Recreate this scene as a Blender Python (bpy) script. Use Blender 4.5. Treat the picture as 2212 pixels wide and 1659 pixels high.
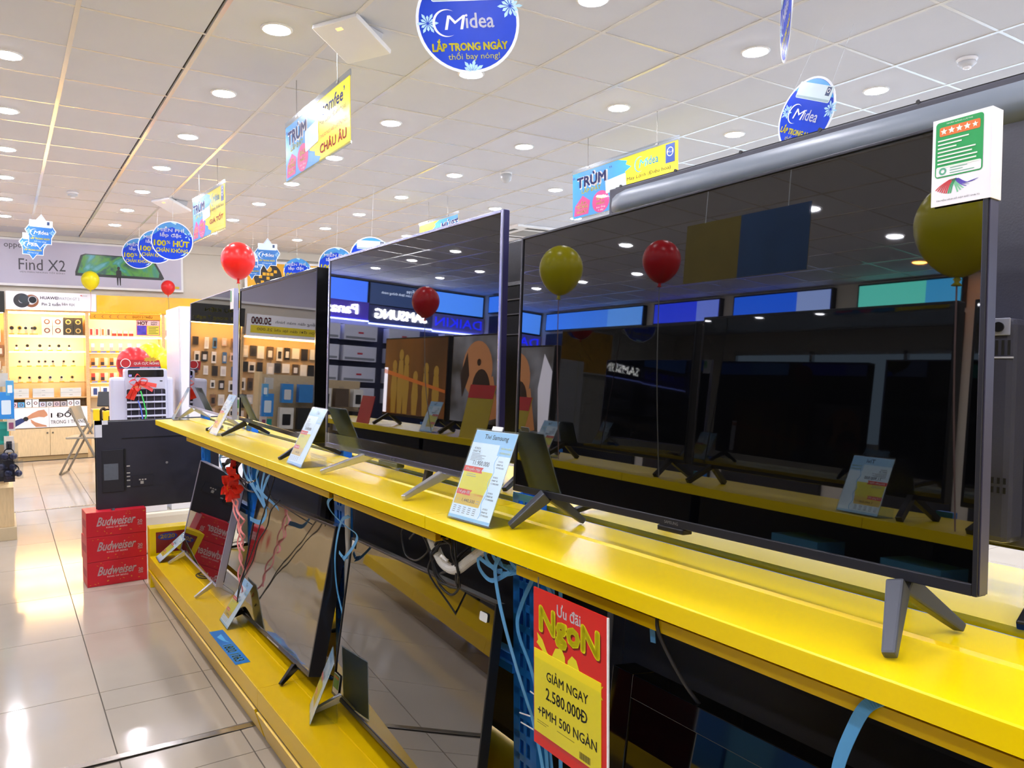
import bpy, bmesh, math, random
from mathutils import Matrix, Vector
random.seed(11)
for o in list(bpy.data.objects): bpy.data.objects.remove(o)
S = bpy.context.scene
COL = S.collection

# ------------------------------------------------------------------ camera, sky, exposure
cam_d = bpy.data.cameras.new('camera'); cam = bpy.data.objects.new('camera', cam_d); COL.objects.link(cam)
cam_d.sensor_width = 36; cam_d.lens = 27.289; cam_d.clip_start = .02; cam_d.clip_end = 100
Rm = Matrix(((0.835766, 0.02066, -0.548696), (-0.549072, 0.024581, -0.835413), (-0.003772, 0.999484, 0.031888)))
cam.matrix_world = Matrix.Translation((0, 0, 1.36)) @ Rm.to_4x4()
S.camera = cam
W = bpy.data.worlds.new('sky'); S.world = W; W.use_nodes = True
W.node_tree.nodes['Background'].inputs[0].default_value = (.55, .75, 1, 1)
W.node_tree.nodes['Background'].inputs[1].default_value = 3.2
S.view_settings.view_transform = 'Standard'; S.view_settings.look = 'None'
S.view_settings.exposure = 0.12; S.view_settings.gamma = 1; S.view_settings.use_curve_mapping = False
LIGHT = 195.0          # radiance of the ceiling downlights
LED = 95.0             # warm strips in the display cabinets

# ------------------------------------------------------------------ materials
def lin(h):
    c = [int(h[i:i + 2], 16) / 255 for i in (1, 3, 5)]
    return tuple(x / 12.92 if x < .04045 else ((x + .055) / 1.055) ** 2.4 for x in c) + (1,)
MATS = {}
def mat(h, rough=.5, metal=0, spec=.5, coat=0, emit=0, noise=0, ns=6, bump=0, bs=40, stretch=None, ior=1.5):
    key = (h, rough, metal, spec, coat, emit, noise, ns, bump, bs, stretch, ior)
    if key in MATS: return MATS[key]
    m = bpy.data.materials.new('m_' + h[1:]); m.use_nodes = True
    nt = m.node_tree; p = nt.nodes['Principled BSDF']; I = p.inputs
    I['Base Color'].default_value = lin(h); I['Roughness'].default_value = rough; I['Metallic'].default_value = metal
    I['Specular IOR Level'].default_value = spec; I['Coat Weight'].default_value = coat; I['Coat Roughness'].default_value = .05
    I['IOR'].default_value = ior
    if emit:
        I['Emission Color'].default_value = lin(h); I['Emission Strength'].default_value = emit
    if noise or bump:
        tc = nt.nodes.new('ShaderNodeTexCoord'); src = tc.outputs['Object']
        if stretch:
            mp = nt.nodes.new('ShaderNodeMapping'); mp.inputs['Scale'].default_value = stretch
            nt.links.new(src, mp.inputs[0]); src = mp.outputs[0]
        if noise:
            t = nt.nodes.new('ShaderNodeTexNoise'); t.inputs['Scale'].default_value = ns; t.inputs['Detail'].default_value = 4
            nt.links.new(src, t.inputs['Vector'])
            r = nt.nodes.new('ShaderNodeValToRGB')
            b = lin(h)
            r.color_ramp.elements[0].position = .3; r.color_ramp.elements[1].position = .7
            r.color_ramp.elements[0].color = tuple(x * (1 - noise) for x in b[:3]) + (1,)
            r.color_ramp.elements[1].color = tuple(min(1, x * (1 + noise)) for x in b[:3]) + (1,)
            nt.links.new(t.outputs['Fac'], r.inputs[0]); nt.links.new(r.outputs[0], I['Base Color'])
        if bump:
            t2 = nt.nodes.new('ShaderNodeTexNoise'); t2.inputs['Scale'].default_value = bs; t2.inputs['Detail'].default_value = 2
            nt.links.new(src, t2.inputs['Vector'])
            bn = nt.nodes.new('ShaderNodeBump'); bn.inputs['Strength'].default_value = bump; bn.inputs['Distance'].default_value = .01
            nt.links.new(t2.outputs['Fac'], bn.inputs['Height']); nt.links.new(bn.outputs[0], I['Normal'])
    MATS[key] = m
    return m
def glassy(h='#ffffff', fac=.1, rough=.02):
    k = ('glass', h, fac, rough)
    if k in MATS: return MATS[k]
    m = bpy.data.materials.new('m_clear'); m.use_nodes = True; nt = m.node_tree; nt.nodes.clear()
    o = nt.nodes.new('ShaderNodeOutputMaterial'); mx = nt.nodes.new('ShaderNodeMixShader')
    tr = nt.nodes.new('ShaderNodeBsdfTransparent'); gl = nt.nodes.new('ShaderNodeBsdfGlossy'); lw = nt.nodes.new('ShaderNodeLayerWeight')
    tr.inputs[0].default_value = lin(h); gl.inputs['Roughness'].default_value = rough
    pw = nt.nodes.new('ShaderNodeMath'); pw.operation = 'POWER'; pw.inputs[1].default_value = 4
    ad = nt.nodes.new('ShaderNodeMath'); ad.operation = 'MULTIPLY_ADD'; ad.inputs[1].default_value = .6; ad.inputs[2].default_value = fac; ad.use_clamp = True
    nt.links.new(lw.outputs['Facing'], pw.inputs[0]); nt.links.new(pw.outputs[0], ad.inputs[0]); nt.links.new(ad.outputs[0], mx.inputs[0])
    nt.links.new(tr.outputs[0], mx.inputs[1]); nt.links.new(gl.outputs[0], mx.inputs[2]); nt.links.new(mx.outputs[0], o.inputs[0])
    MATS[k] = m
    return m

YEL = mat('#f2d200', .26, spec=.4, noise=.012, ns=2)
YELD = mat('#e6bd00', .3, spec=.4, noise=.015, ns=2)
BLUE = mat('#2484ec', .4, noise=.04, ns=12)
BLUESTRAP = mat('#5aa6dd', .5, noise=.05, ns=30)
BLK = mat('#101013', .35, noise=.1, ns=20)
BLKM = mat('#1b1b22', .5, noise=.08, ns=30, bump=.05, bs=300)
GLOSS = mat('#08080a', .08, spec=.6)
SCR = mat('#040405', .015, spec=.5, ior=1.95)
SCRL = mat('#0a0a0b', .02, spec=.5, ior=2.9)
SCRM = mat('#0c0c0d', .05, spec=.5, ior=4.5, bump=.4, bs=2.2)
for n_ in SCRM.node_tree.nodes:
    if n_.type == 'BUMP': n_.inputs['Distance'].default_value = .02
SCRD = mat('#050506', .03, spec=.5, ior=1.55)
SILV = mat('#b9b9bd', .3, metal=.8, noise=.04, ns=60, stretch=(1, 30, 1))
GUN = mat('#5a5d68', .35, metal=.6, noise=.04, ns=40)
WHT = mat('#ececec', .45, noise=.02, ns=5)
WHTG = mat('#f0f0f4', .25, noise=.015, ns=5)
PAPER = mat('#e6f2fb', .5, noise=.01, ns=50)
WOOD = mat('#d9b37c', .45, noise=.12, ns=5, stretch=(2, 2, 12))
WOODL = mat('#d8bf92', .45, noise=.08, ns=6, stretch=(12, 2, 2))
CLEAR = glassy('#f6fafc', .02, .2)
PANE = glassy('#fcfdfb', .03, .01)
SKYB = mat('#3aa0e2', .4, noise=.05, ns=8)
DEEP = mat('#0a3ec8', .4, spec=.2, noise=.08, ns=9)
LETW = mat('#ffffff', .5, noise=.01, ns=20)
LETY = mat('#f2e600', .5, noise=.01, ns=20)
LETK = mat('#1c1c1e', .5, noise=.01, ns=20)
LETR = mat('#cf1f2a', .5, noise=.02, ns=20)
LETB = mat('#1b2f86', .5, noise=.02, ns=20)
ICE = mat('#a9d9f2', .4, noise=.1, ns=25)
PINK = mat('#d4408c', .5, noise=.03, ns=20)

# ------------------------------------------------------------------ mesh helpers
FONT = {}
def glyphs(body, bold):
    k = (body, bold)
    if k not in FONT:
        c = bpy.data.curves.new('t', 'FONT'); c.body = body; c.resolution_u = 2; c.align_x = 'LEFT'
        o = bpy.data.objects.new('t', c); COL.objects.link(o)
        me = bpy.data.meshes.new_from_object(o.evaluated_get(bpy.context.evaluated_depsgraph_get()))
        v = [(a.co.x, a.co.y) for a in me.vertices]; f = [tuple(p.vertices) for p in me.polygons]
        bpy.data.objects.remove(o); bpy.data.curves.remove(c); bpy.data.meshes.remove(me)
        FONT[k] = (v, f)
    return FONT[k]
ID = Matrix.Identity(4)
class B:
    """collects shapes into one mesh; local axes: x to the viewer's right, y away from the viewer, z up"""
    def __init__(s, m=ID): s.v = []; s.f = []; s.m = m
    def add(s, vs, fs, m=None):
        n = len(s.v); m = s.m if m is None else s.m @ m
        s.v += [tuple(m @ Vector(p)) for p in vs]; s.f += [tuple(i + n for i in f) for f in fs]; return s
    def box(s, x0, x1, y0, y1, z0, z1, m=None):
        vs = [(x, y, z) for x in (x0, x1) for y in (y0, y1) for z in (z0, z1)]
        return s.add(vs, [(0, 1, 3, 2), (4, 6, 7, 5), (0, 4, 5, 1), (2, 3, 7, 6), (0, 2, 6, 4), (1, 5, 7, 3)], m)
    def prism(s, pts, y0, y1, m=None):
        """outline in x,z pushed from y0 to y1"""
        n = len(pts); vs = [(x, y0, z) for x, z in pts] + [(x, y1, z) for x, z in pts]
        fs = [tuple(range(n)), tuple(range(2 * n - 1, n - 1, -1))] + [(i, i + n, (i + 1) % n + n, (i + 1) % n) for i in range(n)]
        return s.add(vs, fs, m)
    def along(s, pts, y0, y1, m=None): return s.prism(pts, y0, y1, m)
    def flat(s, pts, y=0, m=None): return s.add([(x, y, z) for x, z in pts], [tuple(range(len(pts)))], m)
    def rect(s, x0, x1, z0, z1, y=0, m=None): return s.flat([(x0, z0), (x1, z0), (x1, z1), (x0, z1)], y, m)
    def disc(s, x, z, r, y=0, n=28, rz=None, m=None):
        return s.flat([(x + r * math.cos(2 * math.pi * i / n), z + (rz or r) * math.sin(2 * math.pi * i / n)) for i in range(n)], y, m)
    def ring(s, x, z, r0, r1, y=0, a0=0, a1=360, n=32, m=None, taper=False):
        vs = []; fs = []
        for i in range(n + 1):
            a = math.radians(a0 + (a1 - a0) * i / n); q = r0
            if taper: q = r1 - (r1 - r0) * math.sin(math.pi * i / n)
            vs += [(x + q * math.cos(a), y, z + q * math.sin(a)), (x + r1 * math.cos(a), y, z + r1 * math.sin(a))]
        fs = [(2 * i, 2 * i + 1, 2 * i + 3, 2 * i + 2) for i in range(n)]
        return s.add(vs, fs, m)
    def star(s, x, z, r, k, y=0, inner=.45, rot=90, m=None):
        return s.flat([(x + (r if i % 2 == 0 else r * inner) * math.cos(math.radians(rot + 180 * i / k)), z + (r if i % 2 == 0 else r * inner) * math.sin(math.radians(rot + 180 * i / k))) for i in range(2 * k)], y, m)
    def text(s, body, x, z, h=None, w=None, y=0, bold=0, shear=0, rot=0, align='C', m=None):
        for c_, d_ in (('Đ', '\u00d0'), ('Ơ', 'O’'), ('Ớ', 'Ó’'), ('Ợ', 'Ọ’')): body = body.replace(c_, d_)   # capitals the built-in font fills wrongly
        v, f = glyphs(body, 0)
        if not v: return s
        x0 = min(p[0] for p in v); x1 = max(p[0] for p in v); y0 = min(p[1] for p in v); y1 = max(p[1] for p in v)
        sy = h / (y1 - y0) if h else w / (x1 - x0); sx = w / (x1 - x0) if w else sy
        c, sn = math.cos(math.radians(rot)), math.sin(math.radians(rot)); out = []
        ox = {'C': (x0 + x1) / 2, 'L': x0, 'R': x1}[align]
        for a, b in v:
            u = (a - ox) * sx; t = (b - (y0 + y1) / 2) * sy; u += shear * t
            out.append((x + u * c - t * sn, y, z + u * sn + t * c))
        if not bold: return s.add(out, f, m)
        d = bold * sy * 1.25; n8 = 8 if bold > .01 else 4
        for k in range(n8):     # heavier strokes: the same letters laid over each other, slightly shifted
            a = 2 * math.pi * k / n8; s.add([(p + d * math.cos(a), q, t + d * math.sin(a)) for p, q, t in out], f, m)
        return s
    def tube(s, path, r, n=8, closed=False, m=None):
        P = [Vector(p) for p in path]; N = len(P); vs = []; fs = []; up = Vector((.31, .17, .93))
        for i, p in enumerate(P):
            t = (P[(i + 1) % N] - P[i - 1]) if closed else (P[min(i + 1, N - 1)] - P[max(i - 1, 0)])
            t.normalize(); a = t.cross(up)
            if a.length < .05: a = t.cross(Vector((1, 0, 0)))
            a.normalize(); b = t.cross(a); q = r[i] if isinstance(r, (list, tuple)) else r
            vs += [tuple(p + (a * math.cos(2 * math.pi * k / n) + b * math.sin(2 * math.pi * k / n)) * q) for k in range(n)]
        for i in range(N if closed else N - 1):
            j = (i + 1) % N
            fs += [(i * n + k, i * n + (k + 1) % n, j * n + (k + 1) % n, j * n + k) for k in range(n)]
        if not closed: fs += [tuple(range(n - 1, -1, -1)), tuple(range((N - 1) * n, N * n))]
        return s.add(vs, fs, m)
    def bar(s, p0, p1, w0, h0, w1=None, h1=None, side=(1, 0, 0), m=None):
        """rectangular bar from p0 to p1, w across 'side', h across the other way"""
        p0 = Vector(p0); p1 = Vector(p1); t = (p1 - p0).normalized(); a = Vector(side); a = (a - t * a.dot(t)).normalized(); b = t.cross(a)
        w1 = w1 or w0; h1 = h1 or h0; vs = []
        for p, w, h in ((p0, w0, h0), (p1, w1, h1)):
            vs += [tuple(p + a * w / 2 * i + b * h / 2 * j) for i, j in ((-1, -1), (1, -1), (1, 1), (-1, 1))]
        return s.add(vs, [(3, 2, 1, 0), (4, 5, 6, 7)] + [(i, (i + 1) % 4, (i + 1) % 4 + 4, i + 4) for i in range(4)], m)
    def strap(s, path, w, t, side=(0, 1, 0), m=None):
        """flat band: w wide along 'side' (one vector or one per point), t thick"""
        P = [Vector(p) for p in path]; N = len(P); vs = []; fs = []
        for i, p in enumerate(P):
            d = (P[min(i + 1, N - 1)] - P[max(i - 1, 0)]).normalized(); sd = Vector(side[i] if isinstance(side[0], (list, tuple)) else side)
            a = (sd - d * sd.dot(d)).normalized(); b = d.cross(a)
            vs += [tuple(p + a * w / 2 * i2 + b * t / 2 * j) for i2, j in ((-1, -1), (1, -1), (1, 1), (-1, 1))]
        for i in range(N - 1): fs += [(4 * i + k, 4 * i + (k + 1) % 4, 4 * i + 4 + (k + 1) % 4, 4 * i + 4 + k) for k in range(4)]
        fs += [(3, 2, 1, 0), tuple(range(4 * N - 4, 4 * N))]
        return s.add(vs, fs, m)
    def lathe(s, prof, n=20, m=None):
        """(radius, z) profile about the local z axis"""
        vs = []; N = len(prof)
        for r, z in prof: vs += [(r * math.cos(2 * math.pi * k / n), r * math.sin(2 * math.pi * k / n), z) for k in range(n)]
        fs = [(i * n + k, i * n + (k + 1) % n, (i + 1) * n + (k + 1) % n, (i + 1) * n + k) for i in range(N - 1) for k in range(n)]
        fs += [tuple(range(n - 1, -1, -1)), tuple(range((N - 1) * n, N * n))]
        return s.add(vs, fs, m)
    def build(s, name, m, parent=None, bevel=0, smooth=False, kind=None, label=None):
        me = bpy.data.meshes.new(name); me.from_pydata(s.v, [], s.f)
        bm = bmesh.new(); bm.from_mesh(me)
        if bevel: bmesh.ops.bevel(bm, geom=bm.edges[:], offset=bevel, segments=2, affect='EDGES', profile=.6, clamp_overlap=True)
        if smooth or bevel or len(s.f) < 4000: bmesh.ops.recalc_face_normals(bm, faces=bm.faces) if (bevel or smooth) else None
        bm.to_mesh(me); bm.free()
        if smooth:
            for p in me.polygons: p.use_smooth = True
        me.materials.append(m)
        o = bpy.data.objects.new(name, me); COL.objects.link(o)
        if parent: o.parent = parent
        if kind: o['kind'] = kind
        if label: o['label'] = label
        return o
def tag(o, label=None, cat=None, group=None, kind=None):
    if label: o['label'] = label
    if cat: o['category'] = cat
    if group: o['group'] = group
    if kind: o['kind'] = kind
    return o
def thing(name, label, cat, loc=(0, 0, 0), az=0, group=None, roll=0, pitch=0):
    """an Empty at the thing's base; az = compass direction a viewer facing its front looks in (0 = +y, 90 = +x)"""
    o = bpy.data.objects.new(name, None); COL.objects.link(o); o.empty_display_size = .1
    o.location = loc; o.rotation_mode = 'YXZ'; o.rotation_euler = (math.radians(-pitch), math.radians(roll), math.radians(-az))
    return tag(o, label, cat, group)
def dup(root, loc=None, az=None, label=None, group=None):
    r = root.copy(); COL.objects.link(r)
    if loc is not None: r.location = loc
    if az is not None: r.rotation_euler[2] = math.radians(-az)
    if label: r['label'] = label
    if group: r['group'] = group
    for ch in root.children:
        c = ch.copy(); COL.objects.link(c); c.parent = r
        for g in ch.children:
            d = g.copy(); COL.objects.link(d); d.parent = c
    return r
ORD = ['first', 'second', 'third', 'fourth', 'fifth', 'sixth', 'seventh', 'eighth', 'ninth', 'tenth', 'eleventh', 'twelfth', 'thirteenth', 'fourteenth', 'fifteenth', 'sixteenth', 'seventeenth', 'eighteenth', 'nineteenth', 'twentieth']
def rrect(x0, x1, z0, z1, r, n=5):
    out = []
    for cx, cz, a in ((x1 - r, z0 + r, -90), (x1 - r, z1 - r, 0), (x0 + r, z1 - r, 90), (x0 + r, z0 + r, 180)):
        out += [(cx + r * math.cos(math.radians(a + 90 * i / n)), cz + r * math.sin(math.radians(a + 90 * i / n))) for i in range(n + 1)]
    return out
def bez(p, n=8):
    """smooth path through points (Catmull-Rom)"""
    P = [Vector(q) for q in p]; out = []
    for i in range(len(P) - 1):
        a, b, c, d = P[max(i - 1, 0)], P[i], P[i + 1], P[min(i + 2, len(P) - 1)]
        for k in range(n):
            t = k / n
            out.append(tuple(.5 * ((2 * b) + (c - a) * t + (2 * a - 5 * b + 4 * c - d) * t * t + (3 * b - 3 * c + d - a) * t ** 3)))
    out.append(tuple(P[-1])); return out

# ------------------------------------------------------------------ room shell
ZC = 3.127; XL, XR, YR, YB = -6.6, 9.0, -5.0, 12.75
CREAM = mat('#d6cfc0', .7, noise=.02, ns=3)
def cam_px(x, y, z):
    v = Rm.transposed() @ Vector((x, y, z - 1.36))
    if v.z > -.1: return None
    return 1106 + 1676.8 * v.x / -v.z, 829.5 - 1676.8 * v.y / -v.z, -v.z
def seen(x, y, z, pad=60):
    p = cam_px(x, y, z)
    return p and -pad < p[0] < 2212 + pad and -pad < p[1] < 1659 + pad
# floor: grout bed, glazed tiles, two metal strips
fl = B().box(XL, XR, YR, YB, -.05, -.006).build('floor', mat('#6d655c', .8, noise=.1)); tag(fl, kind='structure')
TILE = mat('#b3aa9e', .1, spec=.5, noise=.05, ns=2.2)
def ftile(x0, x1, y0, y1):
    g = .0022
    return B().box(x0 + g, x1 - g, y0 + g, y1 - g, -.006, 0)
rest = B()
xs = [-.494 - .8 * k for k in range(8, 0, -1)] + [-.494, .306, .706] + [.706 + .8 * k for k in range(1, 11)]
ys_a = [2.952, 3.555, 4.355, 5.155, 5.955, 6.755, 7.555, 8.245]
ys_c = [2.905, 2.715, 1.915, 1.115, .315, -.485, -1.285, -2.085, -2.885, -3.685, -4.485]
ys_b = [8.285 + .8 * k for k in range(6)]
for i in range(len(xs) - 1):
    x0, x1 = max(xs[i], XL), min(xs[i + 1], XR)
    if x1 - x0 < .05: continue
    cuts = []
    a = list(ys_a)
    if abs(x0 - .306) < .01: a.insert(1, 3.362)
    for L in (a, sorted(ys_c), ys_b): cuts += [(L[k], L[k + 1]) for k in range(len(L) - 1)]
    for y0, y1 in cuts:
        y1 = min(y1, YB)
        vis = any(seen(px, py, 0) for px in (x0, x1, (x0 + x1) / 2) for py in (y0, y1, (y0 + y1) / 2))
        if vis and -.6 < x0 < 1.6:
            ftile(x0, x1, y0, y1).build('tile', TILE, fl)
        else:
            g = .0022; rest.box(x0 + g, x1 - g, y0 + g, y1 - g, -.006, 0)
rest.build('tile_field', TILE, fl, kind='stuff')
STEEL = mat('#c9c6c0', .18, metal=.9, noise=.06, ns=30, stretch=(1, 20, 1))
for n, (p0, p1) in enumerate((((-1.2, 2.985), (.80, 2.921)), ((-1.2, 8.262), (1.9, 8.268)))):
    o = B().bar((p0[0], p0[1], .0015), (p1[0], p1[1], .0015), .034, .003, side=(0, 1, 0)).build('trim_%d' % (n + 1), STEEL, bevel=.001)
    tag(o, kind='structure')
# ceiling: soffit board, lay-in tiles, grid bars
ce = B().box(XL, XR, YR, YB, 3.142, 3.2).build('ceiling', mat('#4a4743', .9, noise=.1)); tag(ce, kind='structure')
CT = mat('#d3d6de', .85, noise=.01, ns=5)
GRID = mat('#d8d4cd', .16, spec=.9, noise=.02, ns=6)
TX0, TY0, TW, TD = .3528, 4.471, .6, .59
tiles = []; rest = B(); vis = []
for i in range(-12, 15):
    for j in range(-17, 15):
        x0, y0 = TX0 + i * TW, TY0 + j * TD
        x1, y1 = min(x0 + TW, XR), min(y0 + TD, YB); x0, y0 = max(x0, XL), max(y0, YR)
        if x1 - x0 < .03 or y1 - y0 < .03: continue
        if any(seen(a, b, ZC, 5) for a in (x0, x1) for b in (y0, y1)):
            p = cam_px((x0 + x1) / 2, (y0 + y1) / 2, ZC); vis.append((p[2] if p else 1, x0, x1, y0, y1))
        else: rest.box(x0 + .006, x1 - .006, y0 + .005, y1 - .005, ZC, ZC + .014)
vis.sort(); tm = {}
for k, (d, x0, x1, y0, y1) in enumerate(vis):
    if k < 298:
        key = (round(x1 - x0, 3), round(y1 - y0, 3)); hx, hy = key[0] / 2 - .007, key[1] / 2 - .006
        if key not in tm:
            o = B().box(-hx, hx, -hy, hy, 0, .014).build('ceiling_tile', CT, ce); tm[key] = o.data
        else:
            o = bpy.data.objects.new('ceiling_tile', tm[key]); COL.objects.link(o); o.parent = ce
        o.location = ((x0 + x1) / 2, (y0 + y1) / 2, ZC + random.uniform(-.0012, .0012))
        o.rotation_euler = (random.uniform(-.002, .002), random.uniform(-.002, .002), 0)
    else: rest.box(x0 + .006, x1 - .006, y0 + .005, y1 - .005, ZC, ZC + .014)
rest.build('tile_field', CT, ce, kind='stuff')
for i in range(-11, 15):
    x = TX0 + i * TW + (.02 if i == 1 else 0)
    if XL < x < XR: B().box(x - .012, x + .012, YR, YB, ZC - .004, ZC + .004).build('grid_bar', GRID, ce)
for j in range(-16, 15):
    y = TY0 + j * TD
    if YR < y < YB: B().box(XL, XR, y - .009, y + .009, ZC - .002, ZC + .003).build('cross_bar', GRID, ce)
# walls
tag(B().box(XL, XR, YB, YB + .12, 0, 3.14).build('wall_back', CREAM), kind='structure')
tag(B().box(XL - .12, XL, YR, YB, 0, 3.14).build('wall_left', CREAM), kind='structure')
tag(B().box(XL, XR, YR - .12, YR, 0, 3.14).build('wall_front', CREAM), kind='structure')
wr = B()
for a in ((YR, -3.5, 0, 3.14), (11, YB, 0, 3.14), (-3.5, 11, 0, 1.1), (-3.5, 11, 2.75, 3.14)): wr.box(XR, XR + .12, *a)
tag(wr.build('wall_right', CREAM), kind='structure')
wf = B()
for k in range(9):
    y = -3.5 + k * 14.5 / 8; wf.box(XR + .02, XR + .09, y - .03, y + .03, 1.1, 2.75)
wf.box(XR + .02, XR + .09, -3.5, 11, 1.1, 1.16).box(XR + .02, XR + .09, -3.5, 11, 2.69, 2.75)
tag(wf.build('window_1', mat('#c8ccd0', .4, metal=.5)), kind='structure')
tag(B().box(1.9, XR, YB - .06, YB, 3.0, ZC).build('trim_3', CREAM), kind='structure')
tag(B().box(XL, 1.9, YB - .05, YB, 3.06, ZC).build('trim_4', CREAM), kind='structure')

# ------------------------------------------------------------------ ceiling downlights
LENS = mat('#f6f5ff', .4, emit=LIGHT)
def lamp_proto():
    t = thing('ceiling_downlight', None, 'light', (0, 0, ZC))
    B().lathe([(.068, .004), (.083, .004), (.083, -.004), (.074, -.009), (.068, -.007), (.068, .004)], 32).build('trim_ring', WHT, t, smooth=True)
    B().lathe([(.0675, -.002), (.0675, -.006), (.055, -.012), (.03, -.016), (.008, -.0175)], 32).build('diffuser', LENS, t, smooth=True)
    return t
lp = None
cols = [.062 + 1.2 * k for k in range(-4, 7)]
rows = [4.195 + 1.185 * k for k in range(-6, 7)]
for ci, x in enumerate(cols):
    for ri, y in enumerate(rows):
        if abs(x - 6.06) < .1 and abs(y - 8.9) < .2: continue
        if lp is None: lp = lamp_proto(); o = lp
        else: o = dup(lp)
        o.location = (x, y, ZC)
        if ci >= 4 and seen(x, y, ZC, -4):
            back = len(rows) - 1 - ri
            nm = ['over the aisle', 'over the lower televisions', 'just behind the row of televisions', 'farther behind the televisions', 'beyond the rectangular banner', 'deep in the neighbouring aisle', 'at the far windows'][ci - 4]
            tag(o, 'glowing round downlight %s, %s from the back wall' % (nm, ORD[back]), 'light', 'lit downlights in the tiled ceiling')
        else:
            tag(o, 'round recessed downlight outside the picture, seen only mirrored in screens', 'light', 'downlights outside the picture')

for k, (x, y) in enumerate(((-5.85, 4.61), (-6.3, 4.35), (-5.87, 4.0))):
    o = dup(lp, (x, y, ZC), 0, 'warm orange downlight by the side wall, %s, mirrored in the nearest screen' % ORD[k], 'warm downlights by the side wall')
    for c in o.children:
        if c.name.startswith('diffuser'):
            c.data = c.data.copy(); c.data.materials[0] = mat('#ff9a40', .4, emit=60)
# ------------------------------------------------------------------ ceiling fittings
def wifi_box(loc, az, label):
    t = thing('ceiling_access_box', label, 'ceiling unit', loc, az)
    m = Matrix.Rotation(math.radians(-18), 4, 'X')
    B(Matrix.Translation((0, 0, -.055)) @ m).box(-.15, .15, -.15, .15, -.014, .014).build('cover_plate', WHT, t, bevel=.006)
    B().prism([(-.11, 0), (.11, 0), (.09, -.045), (-.09, -.045)], -.02, .13).build('housing', mat('#c9c9cc', .5, noise=.02), t, bevel=.004)
    B(Matrix.Translation((0, 0, -.055)) @ m).box(-.02, .02, -.11, -.09, -.0155, -.013).build('status_lamp', mat('#ffb878', .4, emit=1.5), t)
    return t
wifi_box((1.60, 3.98, ZC), 62, 'white slanted square box on the ceiling above the blue and yellow banner')
wifi_box((1.606, 9.3, ZC), 62, 'small white slanted box on the ceiling far off above the blue discs')
t = thing('dome_camera', 'small white dome camera on the ceiling left of the long banner', 'camera', (4.02, 6.21, ZC))
B().lathe([(.055, 0), (.058, -.012), (.055, -.02)], 24).build('base_ring', WHT, t, smooth=True)
B().lathe([(.052, -.02), (.054, -.05), (.044, -.08), (.02, -.098), (.004, -.1)], 24).build('dome', mat('#b9bcc0', .2, noise=.02), t, smooth=True)
for n, (p, lb) in enumerate((((4.80, 2.40, ZC), 'white smoke detector on the ceiling above the big black tv back'), ((.657, 9.37, ZC), 'white smoke detector on the ceiling over the aisle, far off'))):
    t = thing('smoke_detector', lb, 'smoke detector', p)
    B().lathe([(.055, 0), (.058, -.012), (.05, -.022)], 24).build('base', WHTG, t, smooth=True)
    B().lathe([(.046, -.022), (.05, -.035), (.034, -.05), (.02, -.052)], 24).build('vented_body', mat('#c4c6cc', .3, noise=.05), t, smooth=True)
    B().lathe([(.024, -.05), (.022, -.062), (.006, -.066)], 16).build('sensor_cap', WHTG, t, smooth=True)
t = thing('ceiling_air_conditioner', 'square ceiling cassette air conditioner glimpsed between two televisions', 'air conditioner', (6.1, 8.9, ZC))
B().box(-.45, .45, -.45, .45, -.035, 0).build('face_panel', WHT, t, bevel=.01)
B().box(-.2, .2, -.2, .2, -.04, -.034).build('grille', mat('#9a9a98', .6, noise=.1), t)
for a in range(4): B(Matrix.Rotation(a * math.pi / 2, 4, 'Z')).box(-.25, .25, -.38, -.31, -.038, -.034).build('louvre', mat('#3c3c3e', .5), t)

# ------------------------------------------------------------------ the double-sided yellow gondola
GAZ = -.59
gon = thing('shelving_unit', 'long yellow two-sided metal shelving unit carrying rows of televisions', 'shelving', (0, 0, 0), GAZ)
SEC = [-1.15, .24, 1.55, 2.75, 3.95, 4.985]
up_deck = [(.8035, .980), (.8035, 1.008), (.8055, 1.01), (.950, 1.01), (.9515, 1.0036), (.962, 1.0036), (.966, 1.01), (1.058, 1.01), (1.058, .985), (1.055, .985), (1.055, 1.003), (.8065, 1.003), (.8065, .983), (.82, .983), (.82, .980)]
far_deck = [(1.098, .985), (1.098, 1.01), (1.41, 1.01), (1.41, .98), (1.395, .98), (1.395, .983), (1.406, .983), (1.406, 1.003), (1.101, 1.003), (1.101, .985)]
low_deck = [(.7585, .128), (.7585, .198), (.7605, .2), (.878, .2), (.880, .197), (.890, .197), (.892, .2), (1.058, .2), (1.058, .17), (1.055, .17), (1.055, .195), (.7615, .195), (.7615, .131), (.775, .131), (.775, .128)]
kick = [(.752, .118), (.757, .121), (.762, .118), (.795, .012), (.785, .012)]
low_far = [(1.098, .17), (1.098, .2), (1.45, .2), (1.45, .128), (1.447, .128), (1.447, .195), (1.101, .195), (1.101, .17)]
for k in range(len(SEC) - 1):
    a, b = SEC[k] + .0012, SEC[k + 1] - .0012
    B().along(up_deck, a, b).build('upper_shelf_panel', YEL, gon)
    B().along(far_deck, a, b).build('rear_shelf_panel', YEL, gon)
    B().along(low_deck, a, b).build('lower_shelf_panel', YELD, gon)
    B().along(low_far, a, b).build('rear_lower_panel', YELD, gon)
    B().along(kick, a + (.02 if k % 2 else 0), b - .004).build('kick_panel', YELD, gon)
for a, b in ((-1.1, 1.285), (1.63, 2.29), (2.33, 4.46)):
    B().along([(.872, .926), (.872, .945), (.874, .945), (.874, .928), (1.02, .928), (1.02, .965), (1.022, .965), (1.022, .926)], a, b).build('cable_tray', YELD, gon)
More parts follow.
